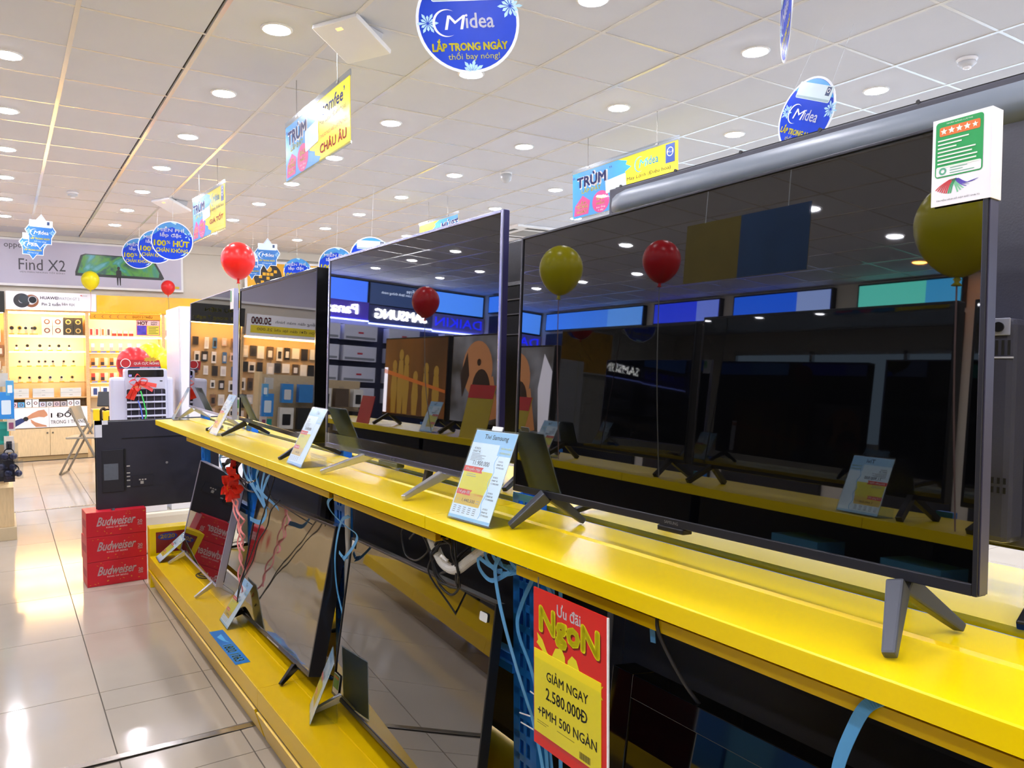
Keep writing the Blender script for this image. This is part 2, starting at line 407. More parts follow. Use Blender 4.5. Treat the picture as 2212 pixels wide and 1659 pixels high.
for y in (.22, 1.53, 2.73, 3.93, 4.95):
    m = B()
    for c, hw in ((-.034, .012), (0, .005), (.034, .012)): m.box(1.061, 1.0635, y + c - hw, y + c + hw, 0, 1.03)
    for q in range(20): m.box(1.061, 1.0635, y - .046, y + .046, q * .0535, q * .0535 + .018)
    m.box(1.061, 1.094, y - .048, y - .046, 0, 1.03).box(1.061, 1.094, y + .046, y + .048, 0, 1.03).box(1.092, 1.094, y - .046, y + .046, 0, 1.03)
    m.build('slotted_upright', BLUE, gon)
for k in range(len(SEC) - 1):
    B().along([(1.052, .585), (1.052, .606), (1.062, .606), (1.062, .624), (1.092, .624), (1.092, .585)], SEC[k] + .02, SEC[k + 1] - .06).build('cross_beam', BLUE, gon)
    B().along([(1.062, .968), (1.062, 1.0), (1.09, 1.0), (1.09, .968)], SEC[k] + .02, SEC[k + 1] - .06).build('cross_beam', BLUE, gon)
# price shelf sticker on the lower deck
t = thing('shelf_sticker', 'blue phone number sticker stuck flat on the lower yellow shelf', 'sticker', (.745, 3.235, .2006), GAZ)
B().box(-.028, .028, -.215, .215, 0, .0006).build('sticker_sheet', mat('#1d78c8', .3, noise=.06, ns=14), t)
fm = Matrix(((0, 0, 1, 0), (-1, 0, 0, 0), (0, -1, 0, .0010), (0, 0, 0, 1)))   # print lying flat, read from the aisle
B(fm).text('1800 1063', .085, -.002, h=.036, w=.20, bold=.01).build('lettering', mat('#cfee4e', .5, noise=.02), t)
B(fm).flat([(-.13, -.016), (-.07, -.004), (-.03, .016), (-.07, .006), (-.16, .008)]).build('swoosh', mat('#4fb0ea', .5, noise=.02), t)

# ------------------------------------------------------------------ televisions
def tv(label, x, y, zs, yaw, tilt, roll, Wd, H, zb, legs, bez=(.008, .008, .014), dep=.03, fm=BLK, sm=None, lm=GUN, scr=SCR, hump=(.36, .04, .55, .035), group='televisions on the near side of the yellow shelves', side=None):
    """zb: height of the panel's lower edge over the shelf zs; legs: ((apex, front foot, rear foot), ...) in local x,y,z"""
    t = thing('television', label, 'television', (x, y, zs), 90 + yaw, group)
    T = Matrix.Translation((0, 0, zb)) @ Matrix.Rotation(math.radians(-tilt), 4, 'X') @ Matrix.Rotation(math.radians(roll), 4, 'Y')
    b, bt, bb = bez; w = Wd / 2
    m = B(T)
    m.box(-w, -w + b, -.003, dep, 0, H).box(w - b, w, -.003, dep, 0, H).box(-w + b, w - b, -.003, dep, H - bt, H).box(-w + b, w - b, -.003, dep, 0, bb)
    m.build('frame', fm, t, bevel=.0012)
    if sm: B(T).box(w, w + .0015, 0, dep, .002, H - .002).build('side_trim', sm, t)
    B(T).rect(-w + b, w - b, bb, H - bt, 0).build('screen', scr, t)
    B(T).box(-w + .02, w - .02, .008, dep + .008, .02, H - .02).build('rear_panel', BLKM, t)
    if hump:
        hw, h0, h1, hd = hump
        B(T).box(-Wd * hw, Wd * hw, dep + .0085, dep + hd, h0, H * h1).build('rear_housing', BLKM, t, bevel=.012)
    for ap, ff, rf in legs:
        l = B()
        sd = (1, 0, 0)
        l.bar((ap[0], ap[1] - .006, ap[2]), ff, .022, .026, .016, .012, side=sd)
        l.bar((ap[0], ap[1] + .006, ap[2]), rf, .022, .026, .016, .012, side=sd)
        l.build('leg', lm, t, bevel=.003)
    t['_T'] = [c for r in T for c in r]
    return t, T
def print_part(T, name, m, parent, fn, y=-.0034, label=None):
    b = B(T @ Matrix.Translation((0, y, 0))); fn(b); return b.build(name, m, parent, label=label)

# 1: the big nearest one
PURP = mat('#4d4a5e', .3, metal=.5, noise=.05, ns=20)
t4, T4 = tv('large black television nearest the camera with an energy label on its corner', .931, .931, 1.01, .7, 3.2, -.85, .978, .557, .069,
    [((-.365, .005, .068), (-.40, -.068, .006), (-.355, .088, .006)), ((.395, .005, .068), (.43, -.076, .006), (.425, .088, .006))], bez=(.006, .005, .014), dep=.018, fm=mat('#2b2b33', .3, metal=.4), sm=PURP, lm=mat('#474a54', .38, metal=.35, noise=.05))
print_part(T4, 'maker_badge', mat('#8f9096', .3, metal=.6), t4, lambda b: b.text('SAMSUNG', 0, .007, h=.005))
B(T4).box(-.03, .03, -.006, .016, -.009, 0).build('sensor_bar', BLK, t4, bevel=.002)
w = .978 / 2
m = B(T4); m.box(.424, w + .0022, -.0048, -.0036, .457, .562).box(w + .0020, w + .0034, -.0048, .019, .457, .562)
lb = m.build('energy_label', mat('#f4f2fa', .3, noise=.01), t4, label='white folded energy label with a green panel and an orange star strip')
TL = T4 @ Matrix.Translation((0, -.0052, 0))
B(TL).flat(rrect(.428, .483, .491, .558, .004)).build('green_panel', mat('#0ca050', .4, noise=.02), lb)
TL2 = T4 @ Matrix.Translation((0, -.0055, 0))
B(TL2).flat(rrect(.4325, .4795, .5405, .5515, .002)).build('star_strip', mat('#e8742c', .4), lb)
b = B(T4 @ Matrix.Translation((0, -.0058, 0)))
for k in range(5): b.star(.4378 + k * .009, .546, .0043 if k < 4 else .0036, 5)
b.text('NHÃN NĂNG LƯỢNG', .456, .555, h=.0026, w=.03)
for k, ww in enumerate((.036, .028, .022, .044, .04, .046, .045, .048)): b.rect(.431, .431 + ww, .5345 - k * .0046, .5362 - k * .0046)
b.build('lettering', mat('#e9f7ea', .5), lb)
b = B(TL2); b.flat(rrect(.4295, .4815, .4925, .504, .002)); b.build('white_field', WHTG, lb)
b = B(T4 @ Matrix.Translation((0, -.0058, 0))); b.ring(.4375, .4982, .0022, .0044, n=18); b.rect(.446, .466, .5005, .5013); b.rect(.446, .461, .4975, .4983); b.rect(.446, .474, .4945, .4953)
b.build('seal', mat('#5fae8e', .5), lb)
for name, hx, ks in (('red_rays', '#cf3440', range(0, 6)), ('green_rays', '#3aa06a', range(6, 8)), ('green_rays', '#7ccc9c', range(8, 11)), ('violet_rays', '#5a48b8', range(11, 16))):
    b = B(TL)
    for k in ks:
        if k < 8: u0 = k / 8; p = [(.4295 + u0 * .020, .4765 - .006 * math.sin(u0 * 1.9)), (.4355 + u0 * .016, .4815 - .001 * u0), (.446 + u0 * .0085, .4868 + .0008 * u0)]
        else: u0 = (k - 8) / 8; p = [(.4475 + u0 * .009, .4872 - .0005 * u0), (.4525 + u0 * .0155, .480 + .001 * u0 - .0008), (.4475 + .008 + u0 * .026, .4705 + .0135 * u0 + .0)]
        q = bez([(x, 0, z) for x, z in p], 4); wd = .0009
        b.flat([(x - wd, z) for x, _, z in q] + [(x + wd, z) for x, _, z in reversed(q)])
    b.build(name, mat(hx, .5), lb)
B(TL).text('TRUYỀN HÌNH SỐ MẶT ĐẤT DVB-T2', .4555, .4635, h=.0030, w=.05).build('caption', LETK, lb)

# 2: silver-legged one with a violet side and clear film along its foot
t3, T3 = tv('black television with long silver blade legs and a violet metal edge', .93, 2.025, 1.01, -1.64, 2.04, -.16, 1.05, .636, .057,
    [((-.20, .03, .060), (-.275, -.115, .008), (-.20, .11, .006)), ((.262, .03, .060), (.275, -.115, .008), (.26, .11, .006))], bez=(.010, .008, .016), dep=.014, fm=mat('#8e90ac', .22, metal=.7), sm=mat('#35325e', .3, metal=.5), lm=SILV)
B(T3).box(-.51, .51, -.0062, -.0052, .004, .05).build('protective_film', glassy('#ffffff', .16, .12), t3)
print_part(T3, 'maker_badge', mat('#9aa0aa', .3, metal=.7), t3, lambda b: b.text('SONY', -.012, .008, h=.008))
B(T3).box(-.10, .02, -.004, .02, -.014, -.001).build('sensor_bar', mat('#4b4f34', .4), t3, bevel=.002)
B().bar((.10, .06, .06), (.10, .045, .004), .022, .02, .02, .018).build('cable_clip', BLK, t3, bevel=.003)

# 3: glossy black bezel on wide black V feet
t2, T2 = tv('glossy black framed television on wide black feet, third from the camera', .92, 3.22, 1.01, .95, 1.87, .57, 1.13, .617, .064,
    [((-.46, .02, .06), (-.475, -.095, .006), (-.44, .115, .006)), ((.48, .02, .06), (.52, -.11, .006), (.50, .12, .006))], bez=(.009, .012, .018), dep=.055, fm=GLOSS, lm=BLK)
b = B(T2); b.box(-.560, -.525, -.0046, -.0036, .0, .105); lb = b.build('energy_label', WHTG, t2, label='narrow white and green energy label')
B(T2 @ Matrix.Translation((0, -.005, 0))).rect(-.557, -.528, .055, .095).build('green_panel', mat('#1f9a3e', .4), lb)
B(T2 @ Matrix.Translation((0, -.005, 0))).disc(-.543, .03, .009).build('emblem', mat('#c24a30', .4), lb)

# 4: the farthest, with a pale lilac frame
t1, T1 = tv('farthest upper television with a pale frame and silver feet', .94, 4.459, 1.01, 1.44, 1.55, .11, 1.197, .634, .064,
    [((-.44, .0, .062), (-.455, -.085, .006), (-.43, .09, .006)), ((.44, .0, .062), (.46, -.085, .006), (.43, .09, .006))], bez=(.006, .004, .012), dep=.018, fm=mat('#b8b8dc', .3, metal=.2), lm=SILV)
B(T1).box(.53, .602, -.0048, -.0036, .535, .632).build('energy_label', WHTG, t1, label='white label folded round the top corner')
print_part(T1, 'green_print', mat('#2a9a58', .5), t1, lambda b: b.rect(.535, .56, .57, .625), y=-.0052)
B(T1).box(.599, .6, -.004, .019, .0, .53).build('side_trim', mat('#b8b8dc', .3), t1)

# lower row, leaning back
l1, TL1 = tv('far low television mirroring the red cartons, pale edge, silver rod feet', .85, 4.379, .2, .59, 13.2, -.63, .935, .532, .055,
    [((-.34, .01, .062), (-.365, -.085, .006), (-.33, .13, .006)), ((.40, .01, .062), (.40, -.085, .006), (.44, .09, .006))], bez=(.006, .004, .010), dep=.03, fm=mat('#b6b4cc', .3, metal=.3), lm=SILV, scr=SCRL)
l2, TL2b = tv('low television with wavy film on its screen and black feet', .87, 3.12, .2, 1.07, 12.4, -2.38, 1.04, .52, .043,
    [((-.40, .01, .05), (-.44, -.07, .006), (-.40, .13, .006)), ((.36, .01, .05), (.39, -.06, .006), (.44, .12, .006))], bez=(.010, .010, .016), dep=.05, fm=mat('#3a3a40', .18, metal=.6), lm=GLOSS, scr=SCRM)
print_part(TL2b, 'chrome_strip', SILV, l2, lambda b: b.rect(.0, .16, .003, .008))
l3, TL3 = tv('low black television in front, nearest the red poster, silver foot', .88, 1.98, .2, 3.1, 9.2, -2.46, 1.007, .52, .064,
    [((-.42, .02, .062), (-.475, -.085, .006), (-.43, .13, .006)), ((.40, .02, .062), (.45, -.085, .006), (.42, .13, .006))], bez=(.006, .006, .013), dep=.022, fm=mat('#202126', .3, metal=.4), lm=SILV, scr=SCRL)
b = B(TL3); b.flat(rrect(-.494, -.437, -.002 + .012, .074, .004), -.0042); lb = b.build('energy_label', WHTG, l3, label='white and green energy sticker')
B(TL3 @ Matrix.Translation((0, -.0048, 0))).flat(rrect(-.491, -.44, .027, .071, .003)).build('green_panel', mat('#4f9e3c', .4), lb)
B(TL3 @ Matrix.Translation((0, -.0054, 0))).flat(rrect(-.487, -.444, .058, .067, .002)).build('star_strip', mat('#d98a3c', .4), lb)
print_part(TL3, 'white_sticker', mat('#e8eae6', .5), l3, lambda b: b.flat(rrect(.432, .470, .468, .489, .005)))
print_part(TL3, 'corner_sticker', mat('#dcdcd6', .5), l3, lambda b: b.rect(-.49, -.462, .485, .512))
l4, TL4 = tv('low black television with a thick frame behind the red poster', .83, .555, .2, .3, 8, 0, 1.0, .565, .05,
    [((-.40, .02, .05), (-.44, -.09, .006), (-.40, .13, .006)), ((.40, .02, .05), (.44, -.09, .006), (.40, .13, .006))], bez=(.052, .040, .05), dep=.05, fm=GLOSS, lm=BLK, scr=SCRD)

# far side of the gondola: backs of the televisions that face the other aisle
def tv_back(label, x, y, zs, Wd, H, zb, tilt=-3, legx=.38, hump=(.30, .02, .478, .05), bulge=False, ribs=0, m=BLKM, rnd=0, foot=.12):
    t = thing('television', label, 'television', (x, y, zs), -90, 'televisions facing the other aisle')
    T = Matrix.Translation((0, 0, zb)) @ Matrix.Rotation(math.radians(tilt), 4, 'X'); w = Wd / 2
    B(T).box(-w, w, -.012, 0, 0, H).build('frame', GLOSS, t, bevel=.002)
    B(T).box(-w + .012, w - .012, .0002, .03, .01, H - .012).build('rear_panel', m, t, bevel=.004 if not rnd else .012)
    hw, h0, h1, hd = hump
    B(T).box(-Wd * hw, Wd * hw, .0302, .03 + hd, h0, H * h1).build('rear_housing', m, t, bevel=.01 if not rnd else .03)
    for k in range(ribs):
        xx = -Wd * .36 + k * Wd * .72 / max(1, ribs - 1)
        b = B(T); b.tube(bez([(xx, .031, H * .92), (xx + .01, .034, H * .88), (xx + .012, .034, H * .55)], 3), .003, 6); b.build('moulded_rib', m, t)
    for sx in (-1, 1):
        l = B(); l.bar((sx * Wd * legx, .01, zb + .01), (sx * Wd * (legx + .03), foot, .006), .02, .02, .016, .012); l.bar((sx * Wd * legx, .01, zb + .01), (sx * Wd * (legx + .03), -.1, .006), .02, .02, .016, .012)
        l.build('leg', BLK, t, bevel=.003)
    return t, T
GREYP = mat('#3d3e4c', .35, noise=.08, ns=20, bump=.04, bs=300)
tb, TB = tv_back('big television seen from behind, grey ridge along its top, above the nearest television', 1.315, .925, 1.01, 1.25, .745, .05, tilt=2.0, m=GREYP, legx=.34, foot=.232)
GREYR = mat('#6f7884', .35, noise=.04, ns=20)
b = B(TB); prof = [(.030, .722), (.040, .712), (.050, .695), (.052, .682), (.046, .668), (.030, .66)]
n = len(prof); vs = []; fs = []
for i, xx in enumerate([-.60, -.585, -.55, .55, .585, .60]):
    k = [0.1, .6, 1, 1, .6, .1][i]; vs += [(xx, .0302 + (yy - .030) * k, .69 + (zz - .69) * (.5 + .5 * k)) for yy, zz in prof]
for i in range(5): fs += [(i * n + q, i * n + q + 1, (i + 1) * n + q + 1, (i + 1) * n + q) for q in range(n - 1)]
b.add(vs, fs); b.build('top_ridge', GREYR, tb, smooth=True)
b = B(TB)
for k in range(7): b.lathe([(.004, 0), (.004, .004)], 8, Matrix.Translation((-.57 + k * .19, .0305, .734)) @ Matrix.Rotation(math.radians(90), 4, 'X'))
b.build('screw_row', BLK, tb)
for k, zz in enumerate((.301, .095)):
    b = B(TB)
    for q in range(26): b.box(-.37 + q * .0085, -.3665 + q * .0085, .0802, .0812, zz, zz + (.022 if zz > .2 else .009)); (zz < .2) and b.box(-.37 + q * .0085, -.3665 + q * .0085, .0802, .0812, zz + .014, zz + .023)
    b.build('vent_slots', mat('#050506', .8), tb, kind='stuff')
B(TB).box(-.37, -.10, .0806, .084, .330, .356).build('input_plate', mat('#8c8fa0', .4, noise=.03), tb, bevel=.002)
B(TB).box(-.375, .30, .0802, .0815, .296, .2985).build('light_seam', mat('#b8bac4', .4), tb)
B(TB).lathe([(.0075, 0), (.0075, .003)], 20, Matrix.Translation((-.355, .0872, .3425)) @ Matrix.Rotation(math.radians(90), 4, 'X')).build('socket', BLK, tb)
ob, OB = tv_back('black television back with silver seams in the gap between two televisions', 1.22, 2.15, 1.01, 1.06, .64, .05, tilt=1, hump=(.46, .02, .8, .03))
b = B(OB)
for zz in (.50, .46, .42, .365): b.box(-.50, .50, .0604, .0625, zz, zz + .003)
b.build('silver_seam', SILV, ob)
tv_back('rounded dark television back under the upper shelf, behind the wavy screen', 1.27, 4.24, .2, 1.70, .70, .015, tilt=7, rnd=1, m=GREYP, hump=(.42, .06, .85, .06))
tv_back('matt black television back behind the coiled cables', 1.27, 2.42, .2, 1.80, .72, .015, tilt=7, ribs=8, hump=(.40, .06, .8, .05))
b5, B5 = tv_back('wide black television back under the nearest end of the shelf', 1.25, .62, .2, 1.72, .76, .015, tilt=5, ribs=7, hump=(.44, .06, .7, .05))
b = B(B5)
for k in range(5): b.box(-.5 + k * .22, -.49 + k * .22, .031, .0335, .60, .64)
b.build('wall_clip', mat('#4a5a70', .4), b5)
# end of the row: the set turned away from us on the red cartons
te = thing('television', 'dark television turned away, its back to us, standing on red cartons', 'television', (.79, 5.36, .45), 180, None)
te.location = (.79, 5.36, .452)
Te = Matrix.Translation((0, 0, -.03)) @ Matrix.Rotation(math.radians(1), 4, 'X')
Tm = Matrix.Translation((0, 0, -.015))
NAVY = mat('#272735', .45, noise=.1, ns=8, bump=.03, bs=300)
B(Tm).box(-.40, .325, -.012, 0, 0, .555).build('frame', BLK, te, bevel=.002)
B(Tm).box(-.395, .32, .0002, .03, .005, .55).build('rear_panel', NAVY, te, bevel=.004)
q = B(Tm); q.box(-.30, .18, .0302, .034, .44, .444); q.build('panel_seam', BLK, te)
q = B(Tm); q.box(.172, .292, .0302, .036, .115, .375); q.build('input_recess', mat('#1d1d28', .5, noise=.1), te, bevel=.002)
q = B(Tm); q.box(.160, .170, .0302, .0385, .12, .378); q.build('recess_edge', BLK, te)
q = B(Tm); q.box(.203, .282, .0362, .0368, .19, .29); q.build('rating_plate', mat('#5d6470', .5, noise=.06, ns=60), te)
q = B(Tm)
for zz in (.265, .222, .2, .176, .138): q.box(.137, .156, .0302, .033, zz, zz + .007)
q.box(.062, .080, .0362, .0385, .152, .170)
for k in range(3): q.box(.046 + k * .016, .056 + k * .016, .0362, .0385, .175, .183)
q.build('sockets', mat('#c9c9c9', .3, metal=.5), te)
q = B(Tm); q.box(.005, .127, .0302, .036, .14, .205); q.build('socket_panel', mat('#222230', .5), te)
q = B(Tm); q.lathe([(.008, 0), (.006, .006)], 10, Matrix.Translation((-.075, .0365, .275)) @ Matrix.Rotation(math.radians(90), 4, 'X')); q.build('screw', SILV, te)
q = B(Tm); q.box(.288, .328, .0305, .0315, .455, .558).box(.255, .328, .0305, .0315, .532, .558).box(.3255, .3275, -.013, .0315, .455, .558)
q.build('corner_protector', mat('#e4e6f2', .4), te)
q = B(); q.bar((.255, .01, -.028), (.24, .10, .004), .014, .014, side=(1, 0, 0)); q.bar((.255, .01, -.028), (.285, -.075, .004), .014, .014, side=(1, 0, 0)); q.build('leg', GUN, te)
q = B(); q.bar((-.30, .01, -.028), (-.30, .09, -.248), .014, .014); q.bar((-.30, .01, -.028), (-.30, -.09, -.248), .014, .014); q.build('leg', GUN, te)

# ------------------------------------------------------------------ acrylic price stands
HEAD = mat('#9ccbee', .5, noise=.02, ns=30); RIB = mat('#d8483c', .5, noise=.02, ns=30); YP = mat('#f0dc28', .5, noise=.03, ns=20); YO = mat('#e8bc34', .5, noise=.03, ns=20); LINEB = mat('#5fb0e4', .5)
GREYT = mat('#8b9097', .6); INK = mat('#2b2f38', .6)
def price_stand(label, x, y, zs, az, tilt, title, price='11.900.000', month='1,440,500', full=True):
    t = thing('price_stand', label, 'price sign', (x, y, zs), az, 'price stands in front of the televisions')
    Wd, H = .154, .208; T = Matrix.Translation((0, 0, .003)) @ Matrix.Rotation(math.radians(-tilt), 4, 'X')
    b = B(T); b.box(-Wd / 2, Wd / 2, -.0015, -.0005, 0, H).box(-Wd / 2, Wd / 2, .0012, .0022, 0, H)
    b.box(-Wd / 2, Wd / 2, -.0015, .0022, H, H + .0008)
    b.m = ID; b.flat
    b.box(-Wd / 2, Wd / 2, 0, .085, 0, .0022).box(-Wd / 2, Wd / 2, .085, .087, 0, .03)
    b.build('acrylic_holder', CLEAR, t)
    pw = Wd / 2 - .003
    card = B(T).box(-pw, pw, -.0003, .0008, .003, H - .003).build('price_card', PAPER, t)
    def pr(name, m, fn, k=1):
        b = B(T @ Matrix.Translation((0, -.0003 - .00012 * k, 0))); fn(b); return b.build(name, m, card)
    wave = [(.030 + .004 * math.sin(q * 1.1), .012 + q * .0079) for q in range(20)]
    pr('header_band', HEAD, lambda b: (b.rect(-pw, pw, .176, H - .004), b.rect(-pw, pw, .003, .010), b.rect(.026, pw, .152, .176)))
    pr('header_title', INK, lambda b: b.text(title, .006, .190, h=.014, w=min(.085, .0075 * len(title)), bold=.006), 2)
    pr('yellow_field', YP, lambda b: b.flat([(-pw + .003, .062), (.025, .062), (.032, .085), (.032, .113), (-pw + .003, .113)]))
    pr('amber_field', YO, lambda b: b.flat([(-pw + .003, .034), (.022, .034), (.026, .062), (-pw + .003, .062)]))
    pr('ribbon', RIB, lambda b: (b.flat([(-pw, .108), (-.004, .108), (-.009, .114), (-.004, .121), (-pw, .121)]), b.flat([(-pw + .002, .056), (-.020, .056), (-.024, .062), (-.018, .068), (-pw + .002, .068)])), 2)
    pr('wavy_line', LINEB, lambda b: [b.flat([(wave[i][0], wave[i][1]), (wave[i][0] + .0015, wave[i][1]), (wave[i + 1][0] + .0015, wave[i + 1][1]), (wave[i + 1][0], wave[i + 1][1])]) for i in range(19)], 2)
    def big(b):
        b.text(price, -.018, .130, h=.0105, w=.058, bold=.002); b.text(month, -.020, .044, h=.0085, w=.046)
        b.text('43 INCH', -.060, .163, h=.005, w=.022, align='L'); b.text('SMART 4K', -.062, .156, h=.005, w=.028, align='L')
        if full:
            for q, (s1, s2) in enumerate((('75 INCH', '47,900,000'), ('50 INCH', '13,400,000'), ('55 INCH', '17,400,000'), ('65 INCH', '27,900,000'))):
                zz = .140 - q * .035
                b.text(s1, .046, zz, h=.0038, w=.016); b.text('SMART 4K', .047, zz - .007, h=.0038, w=.021); b.text(s2, .050, zz - .014, h=.0042, w=.026)
    pr('black_print', INK, big, 3)
    pr('white_print', LETW, lambda b: (b.text('Khuyến Mại', -.040, .1145, h=.009, w=.052, shear=.25, bold=.012), b.text('Trả góp 0%', -.047, .062, h=.009, w=.044, shear=.25, bold=.012)), 3)
    def small(b):
        for q in range(6): b.rect(-.063, -.063 + (.030, .052, .040, .050, .044, .020)[q], .1500 - q * .0032, .1512 - q * .0032)
        b.rect(-.058, -.025, .103, .1043); b.rect(-.058, -.022, .0985, .0998)
        for c in range(5):
            for q in range(4): b.rect(-.066 + c * .018, -.056 + c * .018, .0285 - q * .0042, .030 - q * .0042)
        b.text('GÓP', -.060, .045, h=.003); b.rect(.008, .020, .047, .048); b.rect(.006, .019, .042, .043)
    pr('fine_print', GREYT, small, 2)
    pr('yellow_print', mat('#eef08a', .5), lambda b: (b.text('SẢN PHẨM', .051, .170, h=.006, w=.036, bold=.01), b.text('CÙNG LOẠI', .051, .159, h=.006, w=.036, bold=.01)), 3)
    if full: pr('orange_print', mat('#e0762c', .5), lambda b: b.text('CÓ  KHÔNG', .008, .061, h=.006, w=.03), 3)
    return t, T
pm, PT = price_stand('blue and white price stand in front of the nearest television, price 11.900.000', .822, 1.428, 1.01, 84.8, 23.6, 'Tivi Samsung')
B(PT).box(-.022, .014, .0004, .003, .207, .217).build('clip', WHTG, pm)
price_stand('price stand between the silver legged and the glossy framed televisions', .797, 2.531, 1.01, 90.3, 26.8, 'Tivi', '10.490.000', full=False)
price_stand('price stand before the farthest pair of upper televisions, beside a black remote', .817, 3.80, 1.01, 90.5, 27.6, 'Tivi', '7.490.000', full=False)
price_stand('orange price stand at the far end of the upper yellow shelf', .835, 4.93, 1.01, 96, 27, 'Tivi', '8.690.000', full=False)
price_stand('steeply leaning price stand at the far end of the lower yellow shelf', .731, 4.87, .2, 91.8, 50, 'Tivi', '6.490.000', full=False)
price_stand('price stand above the blue sticker on the lower yellow shelf', .786, 3.509, .2, 91.3, 33, 'Tivi', '5.290.000', full=False)
price_stand('price stand seen edge-on before the low television nearest the red poster', .815, 2.45, .2, 109, 22, 'Tivi', '9.900.000', full=False)

t = thing('remote_control', 'black remote control lying on the yellow shelf behind a price stand', 'remote', (.893, 4.10, 1.0102), 118)
B().box(-.085, .085, -.021, .021, 0, .016).build('body', BLK, t, bevel=.005)
b = B()
for k in range(6): b.box(-.07 + k * .022, -.058 + k * .022, -.012, -.002, .0162, .0172).box(-.07 + k * .022, -.058 + k * .022, .003, .012, .0162, .0172)
b.build('buttons', GREYT, t)

# ------------------------------------------------------------------ red promotion poster hung under the shelf edge
t = thing('promotion_poster', 'red and yellow promotion poster hanging below the upper yellow shelf', 'poster', (.800, 1.045, .662), 90 + .5)
RED = mat('#d3211e', .4, noise=.03, ns=8)
B().box(-.103, .103, -.0015, .0015, 0, .285).build('red_board', RED, t)
B().box(.1032, .1062, -.0015, .0015, .002, .285).build('white_edge', LETW, t)
B().box(-.1, .09, -.0028, -.0017, .024, .175).build('yellow_card', mat('#f4de1c', .4, noise=.02, ns=10), t)
b = B(Matrix.Translation((0, -.0031, 0)))
b.text('GIẢM NGAY', -.002, .138, h=.0225, w=.118, bold=.012); b.text('2.580.000Đ', -.004, .103, h=.0210, w=.118, bold=.012); b.text('+PMH 500 NGÀN', -.004, .068, h=.0215, w=.168, bold=.012)
b.build('black_lettering', LETK, t)
b = B(Matrix.Translation((0, -.0031, 0)))
for k in range(14): b.rect(.034 + k * .0021, .0352 + k * .0021 + (k % 3) * .0003, .024 + .004, .040)
b.rect(-.09, -.055, .046, .047); b.rect(-.09, -.062, .042, .043); b.rect(-.03, .02, .048, .049)
b.build('barcode', mat('#7a6a18', .6), t)
b = B(Matrix.Translation((0, -.0018, 0))); b.text('Ưu đãi', .002, .262, h=.023, w=.066, bold=.012); b.build('white_lettering', LETW, t)
b = B(Matrix.Translation((.003, -.0017, -.003))); b.text('NgoN', 0, .226, h=.056, w=.166, bold=.045); b.build('letter_shadow', mat('#8e1413', .5), t)
b = B(Matrix.Translation((0, -.0019, 0))); b.text('NgoN', 0, .226, h=.056, w=.166, bold=.045); b.build('yellow_lettering', LETY, t)
b = B(Matrix.Translation((0, -.0018, 0)))
b.flat([(-.035, .163), (-.062, .178), (-.075, .196), (-.092, .205), (-.089, .192), (-.094, .186), (-.078, .178), (-.058, .158)])
b.flat([(.048, .160), (.066, .170), (.082, .166), (.095, .171), (.086, .158), (.094, .148), (.074, .150), (.050, .140)])
b.flat([(-.06, .15), (-.064, .165), (-.048, .172), (-.036, .192), (-.018, .197), (-.008, .185), (-.006, .14)])
b.flat([(-.004, .14), (.0, .182), (.012, .194), (.024, .190), (.040, .160), (.060, .148), (.058, .13), (.02, .12)])
b.build('yellow_bow_print', mat('#dfd21a', .5), t)
b = B(Matrix.Translation((0, -.0021, 0))); b.flat([(-.046, .174), (-.040, .168), (-.030, .150), (-.028, .142), (-.038, .150), (-.046, .165)]); b.flat([(.042, .156), (.036, .157), (.022, .142), (.016, .132), (.030, .136), (.041, .147)])
b.build('bow_shading', mat('#3c3a10', .6), t)
B().rect(-.101, .091, .018, .160, -.0042).build('clear_sleeve', CLEAR, t)
B().tube([(-.09, 0, .285), (-.09, .0, .285 + .02)], .0012, 5).build('hanging_wire', SILV, t)

# ------------------------------------------------------------------ cables, straps, ribbons under the shelf
CAB = mat('#0e0e10', .45, noise=.1, ns=30)
def cable(label, paths, r=.0032, m=CAB, name='power_cable', cat='cable', group=None):
    b = B()
    for p in paths: b.tube(bez(p, 7), r, 7)
    o = b.build(name, m, smooth=True); return tag(o, label, cat, group)
random.seed(3)
def coil(x, y, z, rx, rz, n, jit=.008, dy=.01):
    p = []
    for k in range(int(n * 12)):
        a = k * math.pi / 6; p.append((x + random.uniform(-1, 1) * jit * .6 + dy * math.sin(k), y + rx * math.cos(a) * (1 + .12 * math.sin(k * .7)) + random.uniform(-jit, jit), z + rz * math.sin(a) * (1 + .12 * math.cos(k * .9)) + random.uniform(-jit, jit)))
    return p
c1 = cable('black cable coiled and tied with a white tie beneath the upper shelf', [[(.90, 1.66, .96), (.885, 1.66, .93)] + coil(.880, 1.627, .872, .060, .062, 3.4), [(.92, 1.52, .955), (.89, 1.56, .915), (.88, 1.60, .875)], [(.90, 1.50, .93), (.89, 1.56, .90), (.88, 1.61, .862), (.88, 1.66, .84)]])
b = B(); b.tube(bez([(.868, 1.605, .885), (.862, 1.615, .895), (.868, 1.63, .888), (.88, 1.62, .88)], 5), .004, 6); b.build('cable_tie', LETW, c1)
cable('thin black cable looping down left of the coiled cable', [[(.90, 1.825, .955), (.885, 1.825, .934), (.885, 1.887, .904), (.885, 1.868, .846), (.885, 1.80, .842), (.885, 1.735, .88), (.885, 1.75, .905), (.885, 1.80, .915), (.885, 1.84, .89)], [(.89, 1.74, .955), (.885, 1.76, .92), (.885, 1.72, .87), (.89, 1.74, .82), (.93, 1.70, .74), (.97, 1.66, .66)]], .0026)
cable('black wire curving down across the rounded television back', [[(.905, 3.10, .94), (.89, 3.134, .914), (.89, 3.163, .859), (.89, 3.088, .804), (.90, 2.908, .79), (.95, 2.80, .75)]], .0022)
